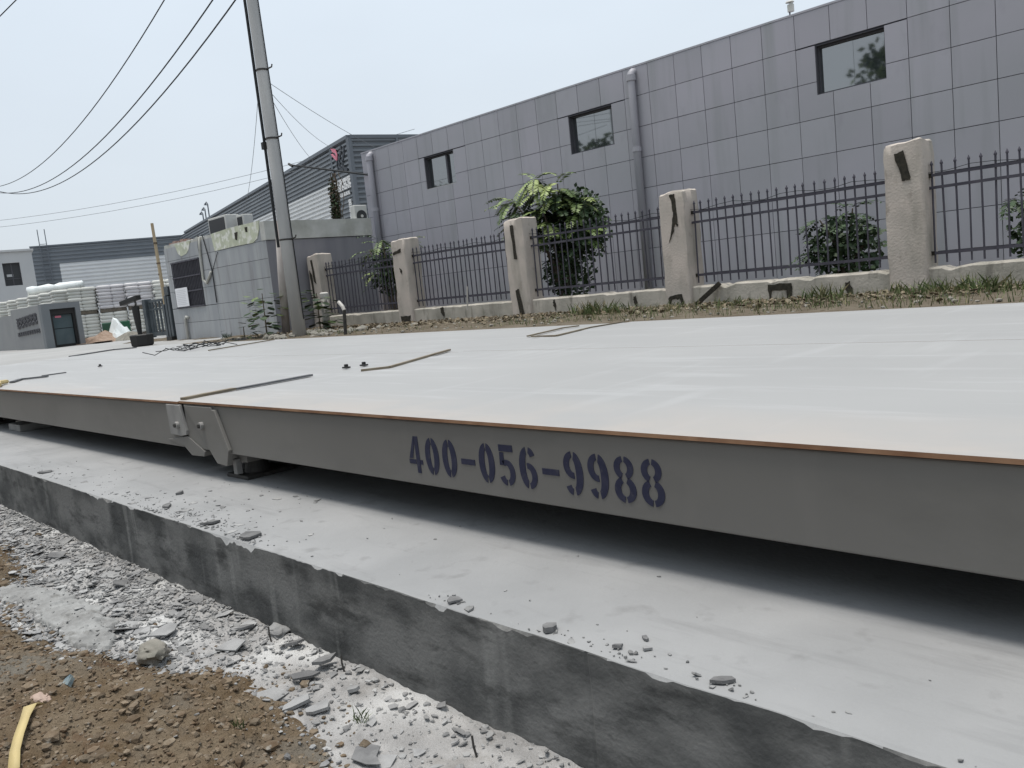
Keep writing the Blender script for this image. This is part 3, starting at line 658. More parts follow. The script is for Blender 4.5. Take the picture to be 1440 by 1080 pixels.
mb = MB(); mb.box(GX0, GX1 - .2, GY + .16, GY + 2.6, GZ1 - .30, GZ1 - .18); mb.build("roof", m_plaster, gh)
def ragged(pts, y, th, name, mat, parent):
    mb = MB(); mb.prism([(x, y, z) for x, z in pts], (0, th, 0)); return mb.build(name, mat, parent)
ragged([(-18.33, 3.02), (-17.4, 3.05), (-16.1, 3.04), (-16.12, 2.88), (-16.25, 2.70), (-16.45, 2.63), (-17.3, 2.645), (-18.25, 2.635)], GY - .012, .03, "bare_patch", m_limewash, gh)
for pts in ([(-17.2, 2.92), (-17.05, 2.93), (-17.12, 2.75), (-17.2, 2.78)], [(-16.72, 2.98), (-16.6, 2.98), (-16.62, 2.87), (-16.7, 2.88)]):
    ragged(pts, GY - .016, .006, "chipped_hole", m_shade_stain, gh)
ragged([(-20.34, 3.0), (-19.45, 2.99), (-19.6, 2.80), (-19.75, 2.72), (-20.05, 2.69), (-20.2, 2.76)], GY - .008, .03, "bare_patch", m_limewash, gh)
# barred window with a paper notice
mb = MB(); mb.box(-20.68, -19.13, GY + .012, GY + .03, 1.46, 2.58); w = mb.build("window", m_acdark, gh)
for k in range(19):
    x = -20.66 + 1.51 * k / 18
    mb = MB(); mb.tube([(x, GY - .02, 1.46), (x, GY - .02, 2.58)], .010, 5); mb.build("window_bar", m_fence, w)
for z in (1.48, 1.85, 2.2, 2.56):
    mb = MB(); mb.rbox((-20.69, GY - .02, z), (-19.12, GY - .02, z), .025, .03); mb.build("window_rail", m_fence, w)
m_thinprint = M("grey_print", (.35, .35, .37), rough=.8)
t = thing("paper_notice", "white paper notice hung on the barred guard house window", "notice", (-20.25, GY - .04, 1.5))
mb = MB(); mb.box(-20.60, -19.91, GY - .048, GY - .04, 1.50, 1.95); mb.build("sheet", m_paper, t)
mb = MB()
for k in range(9): mb.box(-20.54, -19.97 - .15 * rng.random(), GY - .0505, GY - .049, 1.89 - .042 * k, 1.894 - .042 * k)
mb.build("printed_lines", m_thinprint, t)
# cable and white conduit loop on the facade
mb = MB(); mb.tube([(-18.9, GY - .03, 3.02), (-18.95, GY - .03, 2.7), (-18.98, GY - .03, 2.3), (-19.0, GY - .03, 2.05), (-18.85, GY - .03, 1.97), (-18.65, GY - .03, 2.1), (-18.55, GY - .03, 2.2)], .03, 8); mb.build("conduit", m_plaster, gh, smooth=True)
mb = MB(); mb.tube([(-18.75, GY - .02, 3.06), (-18.6, GY - .02, 2.6), (-18.5, GY - .02, 2.2), (-18.5, GY - .02, 1.5)], .012, 5); mb.tube([(-18.95, GY - .02, 3.06), (-19.02, GY - .02, 2.8), (-19.0, GY - .02, 2.55)], .018, 5); mb.tube([(-18.5, GY - .02, 2.2), (-18.3, GY - .02, 2.4), (-18.1, GY - .02, 2.6)], .008, 5); mb.build("cable", m_cable, gh)
mb = MB(); mb.tube([(-20.25, GY - .05, .7), (-20.25, GY - .05, 1.18), (-20.2, GY - .04, 1.25), (-20.12, GY - .02, 1.22)], .035, 8); mb.build("vent_pipe", m_plaster, gh, smooth=True)
def ac_unit(x0, x1, y0, y1, z0, z1, label, face='-Y'):
    t = thing("air_conditioner", label, "air conditioner", ((x0 + x1) / 2, (y0 + y1) / 2, z0), "air conditioner outdoor units")
    mb = MB(); mb.box(x0, x1, y0, y1, z0, z1); bevel(mb.build("casing", m_ac, t), .015)
    if face == '-Y':
        mb = MB(); mb.box(x0 + .07, x1 - .07, y0 - .012, y0 - .001, z0 + .05, z1 - .05); mb.build("fan_grille", m_acdark, t)
    else:
        cz, cy, r = (z0 + z1) / 2, (y0 + y1) / 2, min(z1 - z0, y1 - y0) * .40
        mb = MB(); mb.tube([(x1 + .001, cy, cz), (x1 + .015, cy, cz)], r, 24); mb.build("fan_opening", m_acdark, t)
        mb = MB(); mb.tube([(x1 + .016, cy, cz), (x1 + .03, cy, cz)], r * .25, 12); mb.build("fan_hub", m_ac, t)
    return t
ac_unit(-20.2, -19.25, 9.55, 9.9, GZ1 - .18, 3.56, "boxy air conditioner on the guard house roof, dark grille to the front")
ac_unit(-19.12, -18.75, 9.75, 10.0, GZ1 - .18, 3.5, "narrow air conditioner behind the boxy one on the guard house roof")
ac_unit(-16.14, -15.96, 10.97, 11.30, GZ1 - .18, 3.31, "white air conditioner with round fan at the parapet by the tiled building", '+X')
mb = MB()
for k in range(5): mb.box(-20.9 + .22 * k, -20.72 + .22 * k, GY + .1, GY + .3, GZ1 + .006, GZ1 + .07 + .03 * (k % 2))
mb.build("loose_bricks", m_red if False else M("red_brick", (.27, .16, .13), (.33, .24, .21), scale=6, rough=.9), label="few loose red bricks on the guard house parapet", category="bricks", kind="stuff")

# ================================================================== UTILITY POLE, PIPES
t = thing("utility_pole", "tall grey concrete utility pole rising out of the frame beside the guard house", "utility pole", (-13.53, 7.8, BACK_Z - .05))
mb = MB(); mb.tube([(-13.53, 7.8, .55), (-13.56, 7.8, 3.5), (-13.61, 7.8, 6.5), (-13.66, 7.8, 10.2)], [.122, .110, .093, .075], 24); mb.build("shaft", m_pole, t, smooth=True)
for z, r, x in ((5.33, .101, -13.59), (4.17, .108, -13.57), (2.42, .116, -13.55)):
    mb = MB(); mb.tube([(x, 7.8, z - .018), (x, 7.8, z + .014)], r + .005, 20); b = mb.build("band", m_steel, t)
    mb = MB(); mb.tube([(x + .1, 7.84, z), (x + .19, 7.88, z + .02), (x + .21, 7.88, z + .06)], .013, 6); mb.build("hook", m_steel, b)
mb = MB(); mb.tube([(-13.66, 7.69, 2.3), (-13.67, 7.70, 4.0), (-13.70, 7.71, 6.3), (-13.78, 7.72, 9.9)], .026, 8); mb.build("riser_cable", m_cable, t)
mb = MB(); mb.tube([(-13.42, 7.86, 1.0), (-13.455, 7.86, 4.0), (-13.52, 7.86, 6.5), (-13.6, 7.86, 9.9)], .009, 6); mb.build("earth_wire", m_cable, t)
mb = MB(); mb.box(-13.71, -13.63, 7.65, 7.73, 4.0, 4.12); mb.build("cable_joint", m_black, t)
mb = MB(); mb.rbox((-14.4, 7.7, 8.45), (-12.9, 7.7, 8.45), .07, .07); mb.build("crossarm", m_steel, t)
t = thing("pole_stub", "pale weathered post standing against the utility pole's left side", "post", (-14.9, 8.3, BACK_Z))
mb = MB(); mb.tube([(-14.90, 8.3, .6), (-14.78, 8.3, 1.8), (-14.63, 8.3, 2.86)], [.078, .072, .062], 14); mb.build("shaft", M("old_post", (.44, .41, .385), (.36, .31, .29), scale=4, stretch=(2, 2, .4), rough=.85), t, smooth=True)
t = thing("capped_pipe", "short white capped pipe standing right of the utility pole", "pipe", (-14.5, 9.0, BACK_Z))
mb = MB(); mb.tube([(-14.55, 9.0, .65), (-14.49, 9.0, 1.36)], .075, 14); mb.build("pipe", m_pvc, t, smooth=True)
mb = MB(); mb.tube([(-14.49, 9.0, 1.345), (-14.487, 9.0, 1.43), (-14.486, 9.0, 1.45)], [.088, .088, .06], 14); mb.build("cap", m_pvc, t)
t = thing("bent_post", "thin dark post with a pale bent top right of the white pipe", "post", (-11.76, 7.6, BACK_Z))
mb = MB(); mb.tube([(-11.76, 7.6, .6), (-11.70, 7.6, 1.10)], .028, 8); mb.build("post", m_steel, t)
mb = MB(); mb.tube([(-11.70, 7.6, 1.10), (-11.73, 7.6, 1.16), (-11.83, 7.6, 1.24)], .030, 8); mb.build("bent_top", m_pvc, t)
t = thing("white_stake", "thin pale stake sticking up before the low wall", "stake", (-10.4, 9.1, BACK_Z))
mb = MB(); mb.tube([(-10.42, 9.1, .9), (-10.36, 9.1, 1.27)], .012, 5); mb.build("stake", m_pvc, t)

# overhead wires (parabolas in vertical planes)
def wire(name, S, E, coef, s0, s1, r, label, mat=m_cable, n=40, group="overhead wires"):
    S = Vector((*S, 0)); d = Vector((*E, 0)) - S; d.normalize(); a, b, c = coef; pts = []
    for k in range(n + 1):
        s = s0 + (s1 - s0) * k / n; p = S + d * s; pts.append((p.x, p.y, a * s * s + b * s + c))
    mb = MB(); mb.tube(pts, r, 5); return mb.build(name, mat, label=label, category="wire", group=group)
E1 = (-58.8, 11.96); S1 = (-13.7, 7.8)
wire("overhead_wire", S1, E1, (.0067, -.1645, 6.80), 0, 40, .014, "lowest of the three sagging black cables left of the pole")
wire("overhead_wire", S1, E1, (.0062, -.171, 7.28), 0, 40, .014, "middle of the three sagging black cables left of the pole")
wire("overhead_wire", S1, E1, (.0058, -.197, 8.53), 0, 40, .013, "uppermost sagging black cable left of the pole")
def pol(az, d, z): return Vector((math.cos(R(az)) * d, math.sin(R(az)) * d, z))
def span(name, p, q, sag, r, label, mat=m_cable, n=16):
    p = Vector(p); q = Vector(q); pts = []
    for k in range(n + 1):
        s = k / n; v = p.lerp(q, s); v.z -= sag * 4 * s * (1 - s); pts.append(v)
    mb = MB(); mb.tube(pts, r, 5); return mb.build(name, mat, label=label, category="wire", group="overhead wires")
m_thin = M("weathered_wire", (.22, .23, .24), rough=.6)
span("overhead_wire", pol(141, 38, 8.25), pol(172, 62, 8.1), .9, .010, "upper of two thin pale wires crossing low over the far roofs", m_thin)
span("overhead_wire", pol(141, 38, 7.9), pol(172, 62, 7.75), .9, .010, "lower of two thin pale wires crossing low over the far roofs", m_thin)
span("overhead_wire", (-40, 4.2, 6.9), (-13.8, 9.2, 11.3), 0, .014, "single dark wire crossing the top left corner")
span("overhead_wire", (-13.66, 7.85, 5.20), (-17.2, 12.6, 4.86), .05, .005, "uppermost thin drop wire from the pole to the tiled building", m_thin)
span("overhead_wire", (-13.62, 7.85, 5.05), (-25.0, 17.0, 6.3), .25, .005, "middle thin drop wire from the pole towards the warehouse", m_thin)
span("overhead_wire", (-13.62, 7.85, 5.00), (-26.5, 17.3, 5.9), .35, .005, "lowest thin drop wire from the pole towards the warehouse", m_thin)
span("overhead_wire", (-13.85, 7.8, 4.95), (-22.0, 11.5, 4.0), .2, .005, "thin stay wire dropping left of the pole", m_thin)

# ================================================================== WAREHOUSE (ribbed cladding)
WC = Vector((-29.6, 20.5, 0)); U1 = Vector((-.972, .235, 0)); U2 = Vector((.235, .972, 0)); WT = 7.85
N1 = Vector((-.235, -.972, 0)); N2 = Vector((.972, -.235, 0))
def cladding(o, u, n, length, z0, z1, pitch, name, mats, parent, split=None, s0=0.0):
    """horizontal ribs: trapezoid profile swept along u; split = z below which slot 1 is used"""
    mb = MB(); prof = []; z = z0
    while z < z1 - .01:
        for dz, d in ((0, 0), (.35, 0), (.45, .075), (.85, .075)):
            if z + dz * pitch < z1: prof.append((z + dz * pitch, d))
        z += pitch
    prof.append((z1, 0))
    for zz, d in prof:
        for s in (s0, s0 + length):
            p = o + u * s + n * d; mb.v.append((p.x, p.y, zz))
    for k in range(len(prof) - 1):
        a = 2 * k; mb.face([a, a + 1, a + 3, a + 2], 1 if split and prof[k][0] < split else 0)
    return mb.build(name, mats, parent)
wh = thing("warehouse", "long warehouse with grey and white ribbed cladding and a corner logo", "warehouse", WC + Vector((-15, 8, BACK_Z)))
cladding(WC, U1, N1, 37.6, .6, WT - .1, .19, "long_cladding", [m_clad, m_cladw], wh, split=6.27, s0=2.2)
cladding(WC, U1, N1, 2.2, .6, WT - .1, .19, "corner_cladding", [m_clad, m_cladw], wh)
cladding(WC, U2, N2, 16, .6, WT - .1, .21, "end_cladding", [m_clad, m_cladw], wh)
def wbar(p, q, w, h, name, mat, parent): mb = MB(); mb.rbox(p, q, w, h); return mb.build(name, mat, parent)
def wp(s, z, off=.05): return WC + U1 * s + N1 * off + Vector((0, 0, z))
wbar(wp(-.05, WT - .06), wp(37.7, WT - .06), .16, .14, "eaves_trim", m_trim, wh)
wbar(WC + N2 * .04 + Vector((0, 0, WT - .06)), WC + U2 * 16 + N2 * .04 + Vector((0, 0, WT - .06)), .16, .14, "eaves_trim", m_trim, wh)
wbar(wp(0, .6, .03) + N2 * .03, wp(0, WT - .1, .03) + N2 * .03, .18, .18, "corner_trim", m_trim, wh)
wbar(wp(2.2, .6), wp(2.2, WT - .1), .12, .08, "vertical_trim", m_trim, wh)
p = WC + U2 * 2.05 + N2 * .05; wbar(p + Vector((0, 0, .6)), p + Vector((0, 0, WT - .1)), .16, .10, "vertical_trim", m_trim, wh)
mb = MB(); q = [WC, WC + U1 * 37.6, WC + U1 * 37.6 + U2 * 16, WC + U2 * 16]; mb.prism([(v.x, v.y, WT - .2) for v in q], (0, 0, .05)); mb.build("roof", m_trim, wh)
# emblem and lettering on the corner bay
def flat_poly(pts, off, th, name, mat, parent):
    mb = MB(); mb.prism([wp(s, z, off) for s, z in pts], N1 * th); return mb.build(name, mat, parent)
def flat_stroke(pts, w, off, th, name, mat, parent):
    mb = MB()
    for (s0, z0), (s1, z1) in zip(pts, pts[1:]):
        d = Vector((s1 - s0, z1 - z0)); d.normalize(); nn = Vector((-d.y, d.x)) * w / 2; e = d * w * .2
        mb.prism([wp(s0 - e.x + nn.x, z0 - e.y + nn.y, off), wp(s1 + e.x + nn.x, z1 + e.y + nn.y, off), wp(s1 + e.x - nn.x, z1 + e.y - nn.y, off), wp(s0 - e.x - nn.x, z0 - e.y - nn.y, off)], N1 * th)
    return mb.build(name, mat, parent)
for k, pts in enumerate(([(2.02, 7.70), (1.72, 7.62), (1.50, 7.40), (1.80, 7.50)], [(2.05, 7.46), (1.82, 7.44), (1.48, 7.22), (1.42, 7.08), (1.70, 7.22)], [(1.66, 7.62), (1.44, 7.56), (1.30, 7.30), (1.36, 7.10), (1.46, 7.36)])):
    flat_poly(pts, .09 + .004 * k, .03, "emblem_petal", m_red, wh)
flat_stroke([(.80, 7.55), (.86, 7.40), (1.05, 7.22), (1.20, 7.05), (1.22, 6.85), (1.1, 6.68), (.85, 6.58)], .14, .08, .03, "emblem_stroke", m_logo, wh)
flat_stroke([(.50, 7.48), (.52, 7.30), (.66, 7.12), (.82, 6.98), (.85, 6.80), (.70, 6.64), (.40, 6.55)], .14, .08, .03, "emblem_stroke", m_logo, wh)
flat_stroke([(1.46, 7.30), (1.42, 7.1), (1.52, 6.9), (1.45, 6.72)], .11, .08, .03, "emblem_stroke", m_logo, wh)
def glyph(s0, z0, w, h, sd, off, th, mat, parent, fn, name="letter"):
    """block of strokes with the weight of one character (too small in the photo to read)"""
    rg = random.Random(sd); mb = MB(); t = h * .15
    segs = [((0, .5 + .3 * rg.random()), (1, .5 + .3 * rg.random())), ((.05, .95), (.95, .95 - .1 * rg.random())), ((.2 + .2 * rg.random(), 0), (.3, 1)), ((.7 + .2 * rg.random(), 0), (.72, 1)),
            ((.05, .05), (.95, .05 + .1 * rg.random())), ((.0, .25), (.45, .5)), ((.55, .5), (1, .2))]
    for a, b in segs:
        d = Vector((b[0] - a[0], b[1] - a[1])); d.normalize(); n = Vector((-d.y, d.x))
        A = Vector((s0 + a[0] * w, z0 + a[1] * h)); B = Vector((s0 + b[0] * w, z0 + b[1] * h)); nn = n * t / 2
        mb.prism([fn(A.x + nn.x, A.y + nn.y, off), fn(B.x + nn.x, B.y + nn.y, off), fn(B.x - nn.x, B.y - nn.y, off), fn(A.x - nn.x, A.y - nn.y, off)], fn(0, 0, off + th) - fn(0, 0, off))
    return mb.build(name, mat, parent)
for k in range(5): glyph(2.35 - .47 * k - .38, 5.80, .40, .46, 20 + k, .09, .05, m_white, wh, wp)
for k in range(5): glyph(1.55 - .25 * k - .20, 5.55, .20, .15, 30 + k, .09, .04, m_white, wh, wp)
for k in range(3): glyph(.30, 5.10 - .28 * k, .32, .24, 40 + k, .09, .04, m_white, wh, wp)

# second ribbed warehouse at left with a roof ladder
w2 = thing("warehouse", "low ribbed grey warehouse with pale band left of the guard house, far off", "warehouse", (-72, 26, BACK_Z))
A2 = pol(164.75, 77.0, 0); B2 = pol(155.6, 76.0, 0); u = (B2 - A2); L2 = u.length; u.normalize(); n2 = Vector((u.y, -u.x, 0))
T2 = CAMZ + .0858 * 76.6
cladding(A2, u, n2, 1.9, .6, T2, .30, "corner_cladding", [m_clad, m_cladw], w2)
cladding(A2, u, n2, L2 - 1.9, .6, T2, .30, "long_cladding", [m_clad, m_cladw], w2, split=CAMZ + .0656 * 76.6, s0=1.9)
wbar(A2 + n2 * .05 + Vector((0, 0, T2)), B2 + n2 * .05 + Vector((0, 0, T2)), .2, .12, "eaves_trim", m_trim, w2)
mb = MB(); mb.prism([(A2.x, A2.y, T2 - .2), (B2.x, B2.y, T2 - .2), (B2.x - 14, B2.y + 4, T2 - .2), (A2.x - 14, A2.y + 4, T2 - .2)], (0, 0, .1)); mb.build("roof", m_trim, w2)
for s in (.75, 1.25):
    p = A2 + u * s + n2 * .2; mb = MB(); mb.tube([(p.x, p.y, 2.0), (p.x, p.y, T2 + 1.3)], .035, 5); mb.build("ladder_rail", m_trim, w2)
for k in range(16):
    p = A2 + u * .75 + n2 * .2; q = A2 + u * 1.25 + n2 * .2; z = 2.3 + .38 * k; mb = MB(); mb.tube([(p.x, p.y, z), (q.x, q.y, z)], .025, 5); mb.build("rung", m_trim, w2)
# roof ventilators on the long warehouse
for s, h in ((34.2, 1.25), (35.2, 1.05), (33.0, 1.5)):
    p = WC + U1 * s - N1 * 1.0; t = thing("roof_vent_pipe", {34.2: "hooked vent pipe, middle of three on the warehouse's far end", 35.2: "hooked vent pipe, leftmost of three on the warehouse's far end", 33.0: "taller vent pipe, rightmost of three on the warehouse's far end"}[s], "vent pipe", (p.x, p.y, WT), "warehouse vent pipes")
    mb = MB(); mb.tube([(p.x, p.y, WT - .2), (p.x, p.y, WT + h), (p.x - .15, p.y, WT + h + .15), (p.x - .35, p.y, WT + h + .05)], .05, 6); mb.build("pipe", m_trim, t)
    mb = MB(); mb.tube([(p.x - .35, p.y, WT + h + .10), (p.x - .38, p.y, WT + h - .05)], [.06, .12], 8); mb.build("cowl", m_trim, t)

# pale house at far left
ho = thing("pale_house", "pale grey painted house with one dark window at the left frame edge", "house", (*pol(166.5, 60, 0).xy, BACK_Z))
A3 = pol(172.5, 60.2, 0); B3 = pol(164.70, 60, 0); u = (B3 - A3); L3 = u.length; u.normalize(); n3 = Vector((u.y, -u.x, 0)); T3 = CAMZ + .0820 * 60
def hp(az):  # distance along the facade for an azimuth
    d = Vector((math.cos(R(az)), math.sin(R(az)), 0)); t = A3.dot(n3) / d.dot(n3); return (d * t - A3).dot(u)
def hbox(s0, s1, z0, z1, d0, d1, name, mat, parent):
    mb = MB(); P = [A3 + u * s0 + n3 * d0, A3 + u * s1 + n3 * d0, A3 + u * s1 + n3 * d1, A3 + u * s0 + n3 * d1]
    mb.prism([(v.x, v.y, z0) for v in P], (0, 0, z1 - z0)); return mb.build(name, mat, parent)
sa, sb = hp(166.28), hp(165.40); za, zb = CAMZ + .0482 * 60, CAMZ + .0711 * 60
for q in subtract([(0, L3, .5, T3)], (sa, sb, za, zb)): hbox(q[0], q[1], q[2], q[3], -8, 0, "wall", m_whitewall, ho)
hbox(-.1, L3 + .12, T3, T3 + .12, -8, .12, "roof_edge", m_whitewall, ho)
w = hbox(sa, sb, za, zb, -.30, -.22, "window", m_acdark, ho)
for q in ((sa, sa + .05, za, zb), (sb - .05, sb, za, zb), ((sa + sb) / 2 - .03, (sa + sb) / 2 + .03, za, zb), (sa, sb, zb - .05, zb), (sa, sb, za + .4, za + .45)): hbox(*q, -.215, -.18, "window_frame", m_frame, w)
hbox(sa + .15, sa + .5, za + .55, za + .7, -.215, -.2, "curtain", m_whitewall, w)

# ================================================================== SACKS IN THE YARD
def pillow(mb, cx, cy, cz, lx, ly, lz, n=7, m=6):
    b = len(mb.v)
    for j in range(m + 1):
        ph = -math.pi / 2 + math.pi * j / m
        for i in range(n * 2):
            th = 2 * math.pi * i / (n * 2); e = lambda v, p: math.copysign(abs(v) ** p, v)
            mb.v.append((cx + lx / 2 * e(math.cos(th), .35) * abs(math.cos(ph)) ** .35, cy + ly / 2 * e(math.sin(th), .35) * abs(math.cos(ph)) ** .35, cz + lz / 2 * e(math.sin(ph), .7)))
    for j in range(m):
        for i in range(n * 2):
            i2 = (i + 1) % (n * 2); mb.face([b + j * n * 2 + i, b + j * n * 2 + i2, b + (j + 1) * n * 2 + i2, b + (j + 1) * n * 2 + i])
lay = []
for v in range(2):
    mb = MB(); r_ = random.Random(v)
    for ix in (-.295, .295):
        for iy in (-.29, .29): pillow(mb, ix + r_.uniform(-.01, .01), iy, r_.uniform(-.006, .006), .64 + .03 * r_.random(), .64, .150 + .012 * r_.random())
    lay.append([mb.mesh("sack_layer", m_sack, True), None])
    me = lay[v][0].copy(); me.materials.clear(); me.materials.append(m_sackp); lay[v][1] = me
mb = MB()
for k in range(5): mb.box(-.58 + .24 * k, -.40 + .24 * k, -.58, .58, .10, .125)
for k in range(3): mb.box(-.58, .58, -.58 + .53 * k, -.48 + .53 * k, 0, .10)
pal_me = mb.mesh("pallet", m_pallet)
ORD = ["first", "second", "third", "fourth", "fifth", "sixth", "seventh", "eighth", "ninth", "tenth", "eleventh", "twelfth", "thirteenth", "fourteenth", "fifteenth", "sixteenth"]
rs = random.Random(21)
def sack_stack(x, y, z0, rz, sc, label, wrapped):
    t = thing("sack_stack", label, "sack stack", (x, y, z0), "pallets of white sacks in the yard")
    t.rotation_euler = (0, 0, rz); t.scale = (sc, sc, 1)
    o = link("pallet", pal_me, t); o.matrix_parent_inverse = Matrix(); o.location = (0, 0, 0)
    for k in range(7):
        o = link("sack_layer", lay[k % 2][1 if wrapped else 0], t); o.matrix_parent_inverse = Matrix()
        o.location = (rs.gauss(0, .014), rs.gauss(0, .014), .193 + .127 * k); o.rotation_euler = (0, 0, rs.gauss(0, .02))
TI = ("lower", "upper")
for c in range(4):                                   # row facing the road
    az = 157.7 + 1.58 * c; q = pol(az, 36.3 + .2 * c, 0)
    for tier in range(2):
        sack_stack(q.x, q.y, BACK_Z + tier * 1.03, R(70 + rs.uniform(-3, 3)), .80, "%s pallet of white sacks, %s column left of the guard house" % (TI[tier], ORD[c]), c in (1, 2) and tier == 1)
for c in range(11):                                  # row running back to the left, behind the sign wall
    q = pol(163.2, 37.6, 0).lerp(pol(168.2, 54, 0), c / 10)
    for tier in range(2):
        sack_stack(q.x, q.y, BACK_Z + tier * 1.03 + .02 * rs.random(), R(78), .95, "%s pallet of white sacks, %s behind the sign wall counted from the right" % (TI[tier], ORD[c]), False)
# white cover sheet over the stacks next to the far warehouse
mb = MB(); n = 10
for i in range(n + 1):
    q = pol(162.2, 40.5, 0).lerp(pol(165.2, 43, 0), i / n)
    for j in range(4): mb.v.append((q.x - .45 * j, q.y + .1 * j, BACK_Z + 2.35 + .06 * fbm(i * .7, j * .9, 2, 2) - .10 * abs(j - 1.5)))
for i in range(n):
    for j in range(3): a = i * 4 + j; mb.face([a, a + 4, a + 5, a + 1])
o = mb.build("cover_sheet", m_sheet, smooth=True, label="rumpled white sheet above the sacks below the far warehouse", category="sheet"); o.modifiers.new("s", 'SOLIDIFY').thickness = .25

# ================================================================== SIGN WALL AND BOOTH
sw = thing("sign_wall", "low grey sign wall with two rows of raised characters and a glazed dark door", "sign wall", (-30, 8.2, BACK_Z))
def wallrun(p, q, z0, z1, th, name, mat, parent, hole=None):
    p = Vector((*p, 0)); q = Vector((*q, 0)); d = (q - p); L = d.length; d.normalize(); nn = Vector((-d.y, d.x, 0))
    for r in subtract([(0, L, z0, z1)], hole) if hole else [(0, L, z0, z1)]:
        mb = MB(); P = [p + d * r[0], p + d * r[1], p + d * r[1] + nn * th, p + d * r[0] + nn * th]
        mb.prism([(v.x, v.y, r[2]) for v in P], (0, 0, r[3] - r[2])); o = mb.build(name, mat, parent)
    return p, d, nn, L
SX, SY = -29.6, 8.04
mb = MB(); mb.box(-32.9, SX - .02, SY, SY + 1.12, .5, 2.08); mb.build("sign_block", m_sign, sw)
def sp(s_, z, off): return Vector((-32.7 + s_, SY - off, z))
for k in range(6): glyph(.42 + .40 * k, 1.42 + .02 * k, .33, .34, 60 + k, .0, .04, m_letter, sw, sp, "character")
for k in range(10): glyph(.30 + .262 * k, 1.16 + .008 * k, .19, .13, 80 + k, .0, .03, m_letter, sw, sp, "character")
mb = MB(); mb.box(-38.5, -32.92, SY + .12, SY + 1.0, .5, 1.92); mb.build("return_wall", m_sign, sw)
for q in subtract([(SY - .02, SY + 1.13, .5, 2.10)], (SY + .22, SY + .98, .70, 1.92)):
    mb = MB(); mb.box(SX - .019, SX + .25, q[0], q[1], q[2], q[3]); mb.build("end_wall", m_signdark, sw)
def bbox(y0_, y1_, z0_, z1_, d0, d1, name, mat, parent):
    mb = MB(); mb.box(SX + d0, SX + d1, SY + y0_, SY + y1_, z0_, z1_); return mb.build(name, mat, parent)
dr = bbox(.22, .98, .70, 1.92, -.015, .01, "door", m_black, sw)
for y0_, y1_, z0_, z1_ in ((.22, .30, .70, 1.92), (.90, .98, .70, 1.92), (.30, .90, 1.74, 1.92), (.30, .90, .70, .77)): bbox(y0_, y1_, z0_, z1_, .012, .16, "door_frame", m_black, dr)
bbox(.31, .89, .78, 1.28, .03, .05, "pane", m_glass2, dr); bbox(.31, .89, 1.30, 1.73, .03, .05, "pane", m_glass2, dr)
bbox(.40, .58, 1.64, 1.70, .052, .056, "red_sign", m_red, dr)

# ================================================================== GATE, POST, CAMERA
t = thing("gate_leaf", "dark barred gate leaf standing open before the sack stacks", "gate", (-27, 10.6, BACK_Z))
gx0, gx1, gy = -27.40, -26.28, 10.6
mb = MB(); mb.box(-27.66, -27.42, gy - .11, gy + .11, BACK_Z - .1, 1.92); bevel(mb.build("gate_post", m_gate, t), .01)
for z, h in ((1.84, .07), (1.58, .06), (.80, .12)):
    mb = MB(); mb.rbox((-27.42, gy, z), (gx1 + .05, gy, z), .05, h); mb.build("rail", m_gate, t)
for k in range(5):
    x = -27.36 + .265 * k; mb = MB(); mb.box(x - .03, x + .03, gy - .025, gy + .025, .86, 1.86); mb.build("bar", m_gate, t)
t = thing("folded_gate", "dark folded gate posts against the guard house corner", "gate", (-21.35, 8.75, BACK_Z))
for x, w_, zt in ((-21.55, .13, 1.62), (-21.36, .12, 1.83), (-21.19, .12, 1.80)):
    mb = MB(); mb.box(x - w_ / 2, x + w_ / 2, 8.68, 8.84, BACK_Z, zt); bevel(mb.build("gate_post", m_gate, t), .008)
mb = MB(); mb.box(-21.42, -21.10, 8.6, 8.9, BACK_Z, BACK_Z + .10); mb.build("roller_base", m_black, t)
mb = MB(); mb.box(-21.45, -21.2, 8.72, 8.85, 1.83, 2.05); bevel(mb.build("green_box", m_gate, label="small dark box on top of the folded gate", category="box"), .01)
t = thing("timber_pole", "tall thin pale timber pole standing upright behind the gate", "timber pole", (-23.4, 9.5, BACK_Z))
mb = MB(); mb.tube([(-23.40, 9.5, .68), (-23.40, 9.5, 2.0), (-23.46, 9.5, 3.86)], [.055, .05, .042], 8); mb.build("pole", m_wood, t)
mb = MB()
for z in (2.75, 2.45, 3.3): mb.tube([(-23.43, 9.5, z), (-23.432, 9.5, z + .04)], .056, 8)
mb.build("binding", m_drystem, t)
t = thing("camera_post", "black camera post with slanting head on a heavy black tub base", "camera post", (-19.5, 7.25, BACK_Z))
mb = MB(); mb.tube([(-19.55, 7.3, BACK_Z), (-19.55, 7.3, BACK_Z + .03), (-19.55, 7.3, BACK_Z + .25), (-19.55, 7.3, BACK_Z + .27)], [.21, .25, .27, .24], 8); mb.build("tub_base", m_black, t)
mb = MB(); mb.tube([(-19.62, 7.3, .95), (-19.64, 7.3, 1.25), (-19.66, 7.3, 1.60)], [.045, .07, .085], 10); mb.build("post", m_black, t)
mb = MB(); mb.rbox((-20.22, 7.22, 1.70), (-19.55, 7.36, 1.80), .13, .10); bevel(mb.build("camera_head", m_black, t), .012)
mb = MB(); mb.tube([(-19.66, 7.3, 1.58), (-19.60, 7.3, 1.66), (-19.66, 7.3, 1.74)], .025, 6); mb.build("head_bracket", m_steel, t)
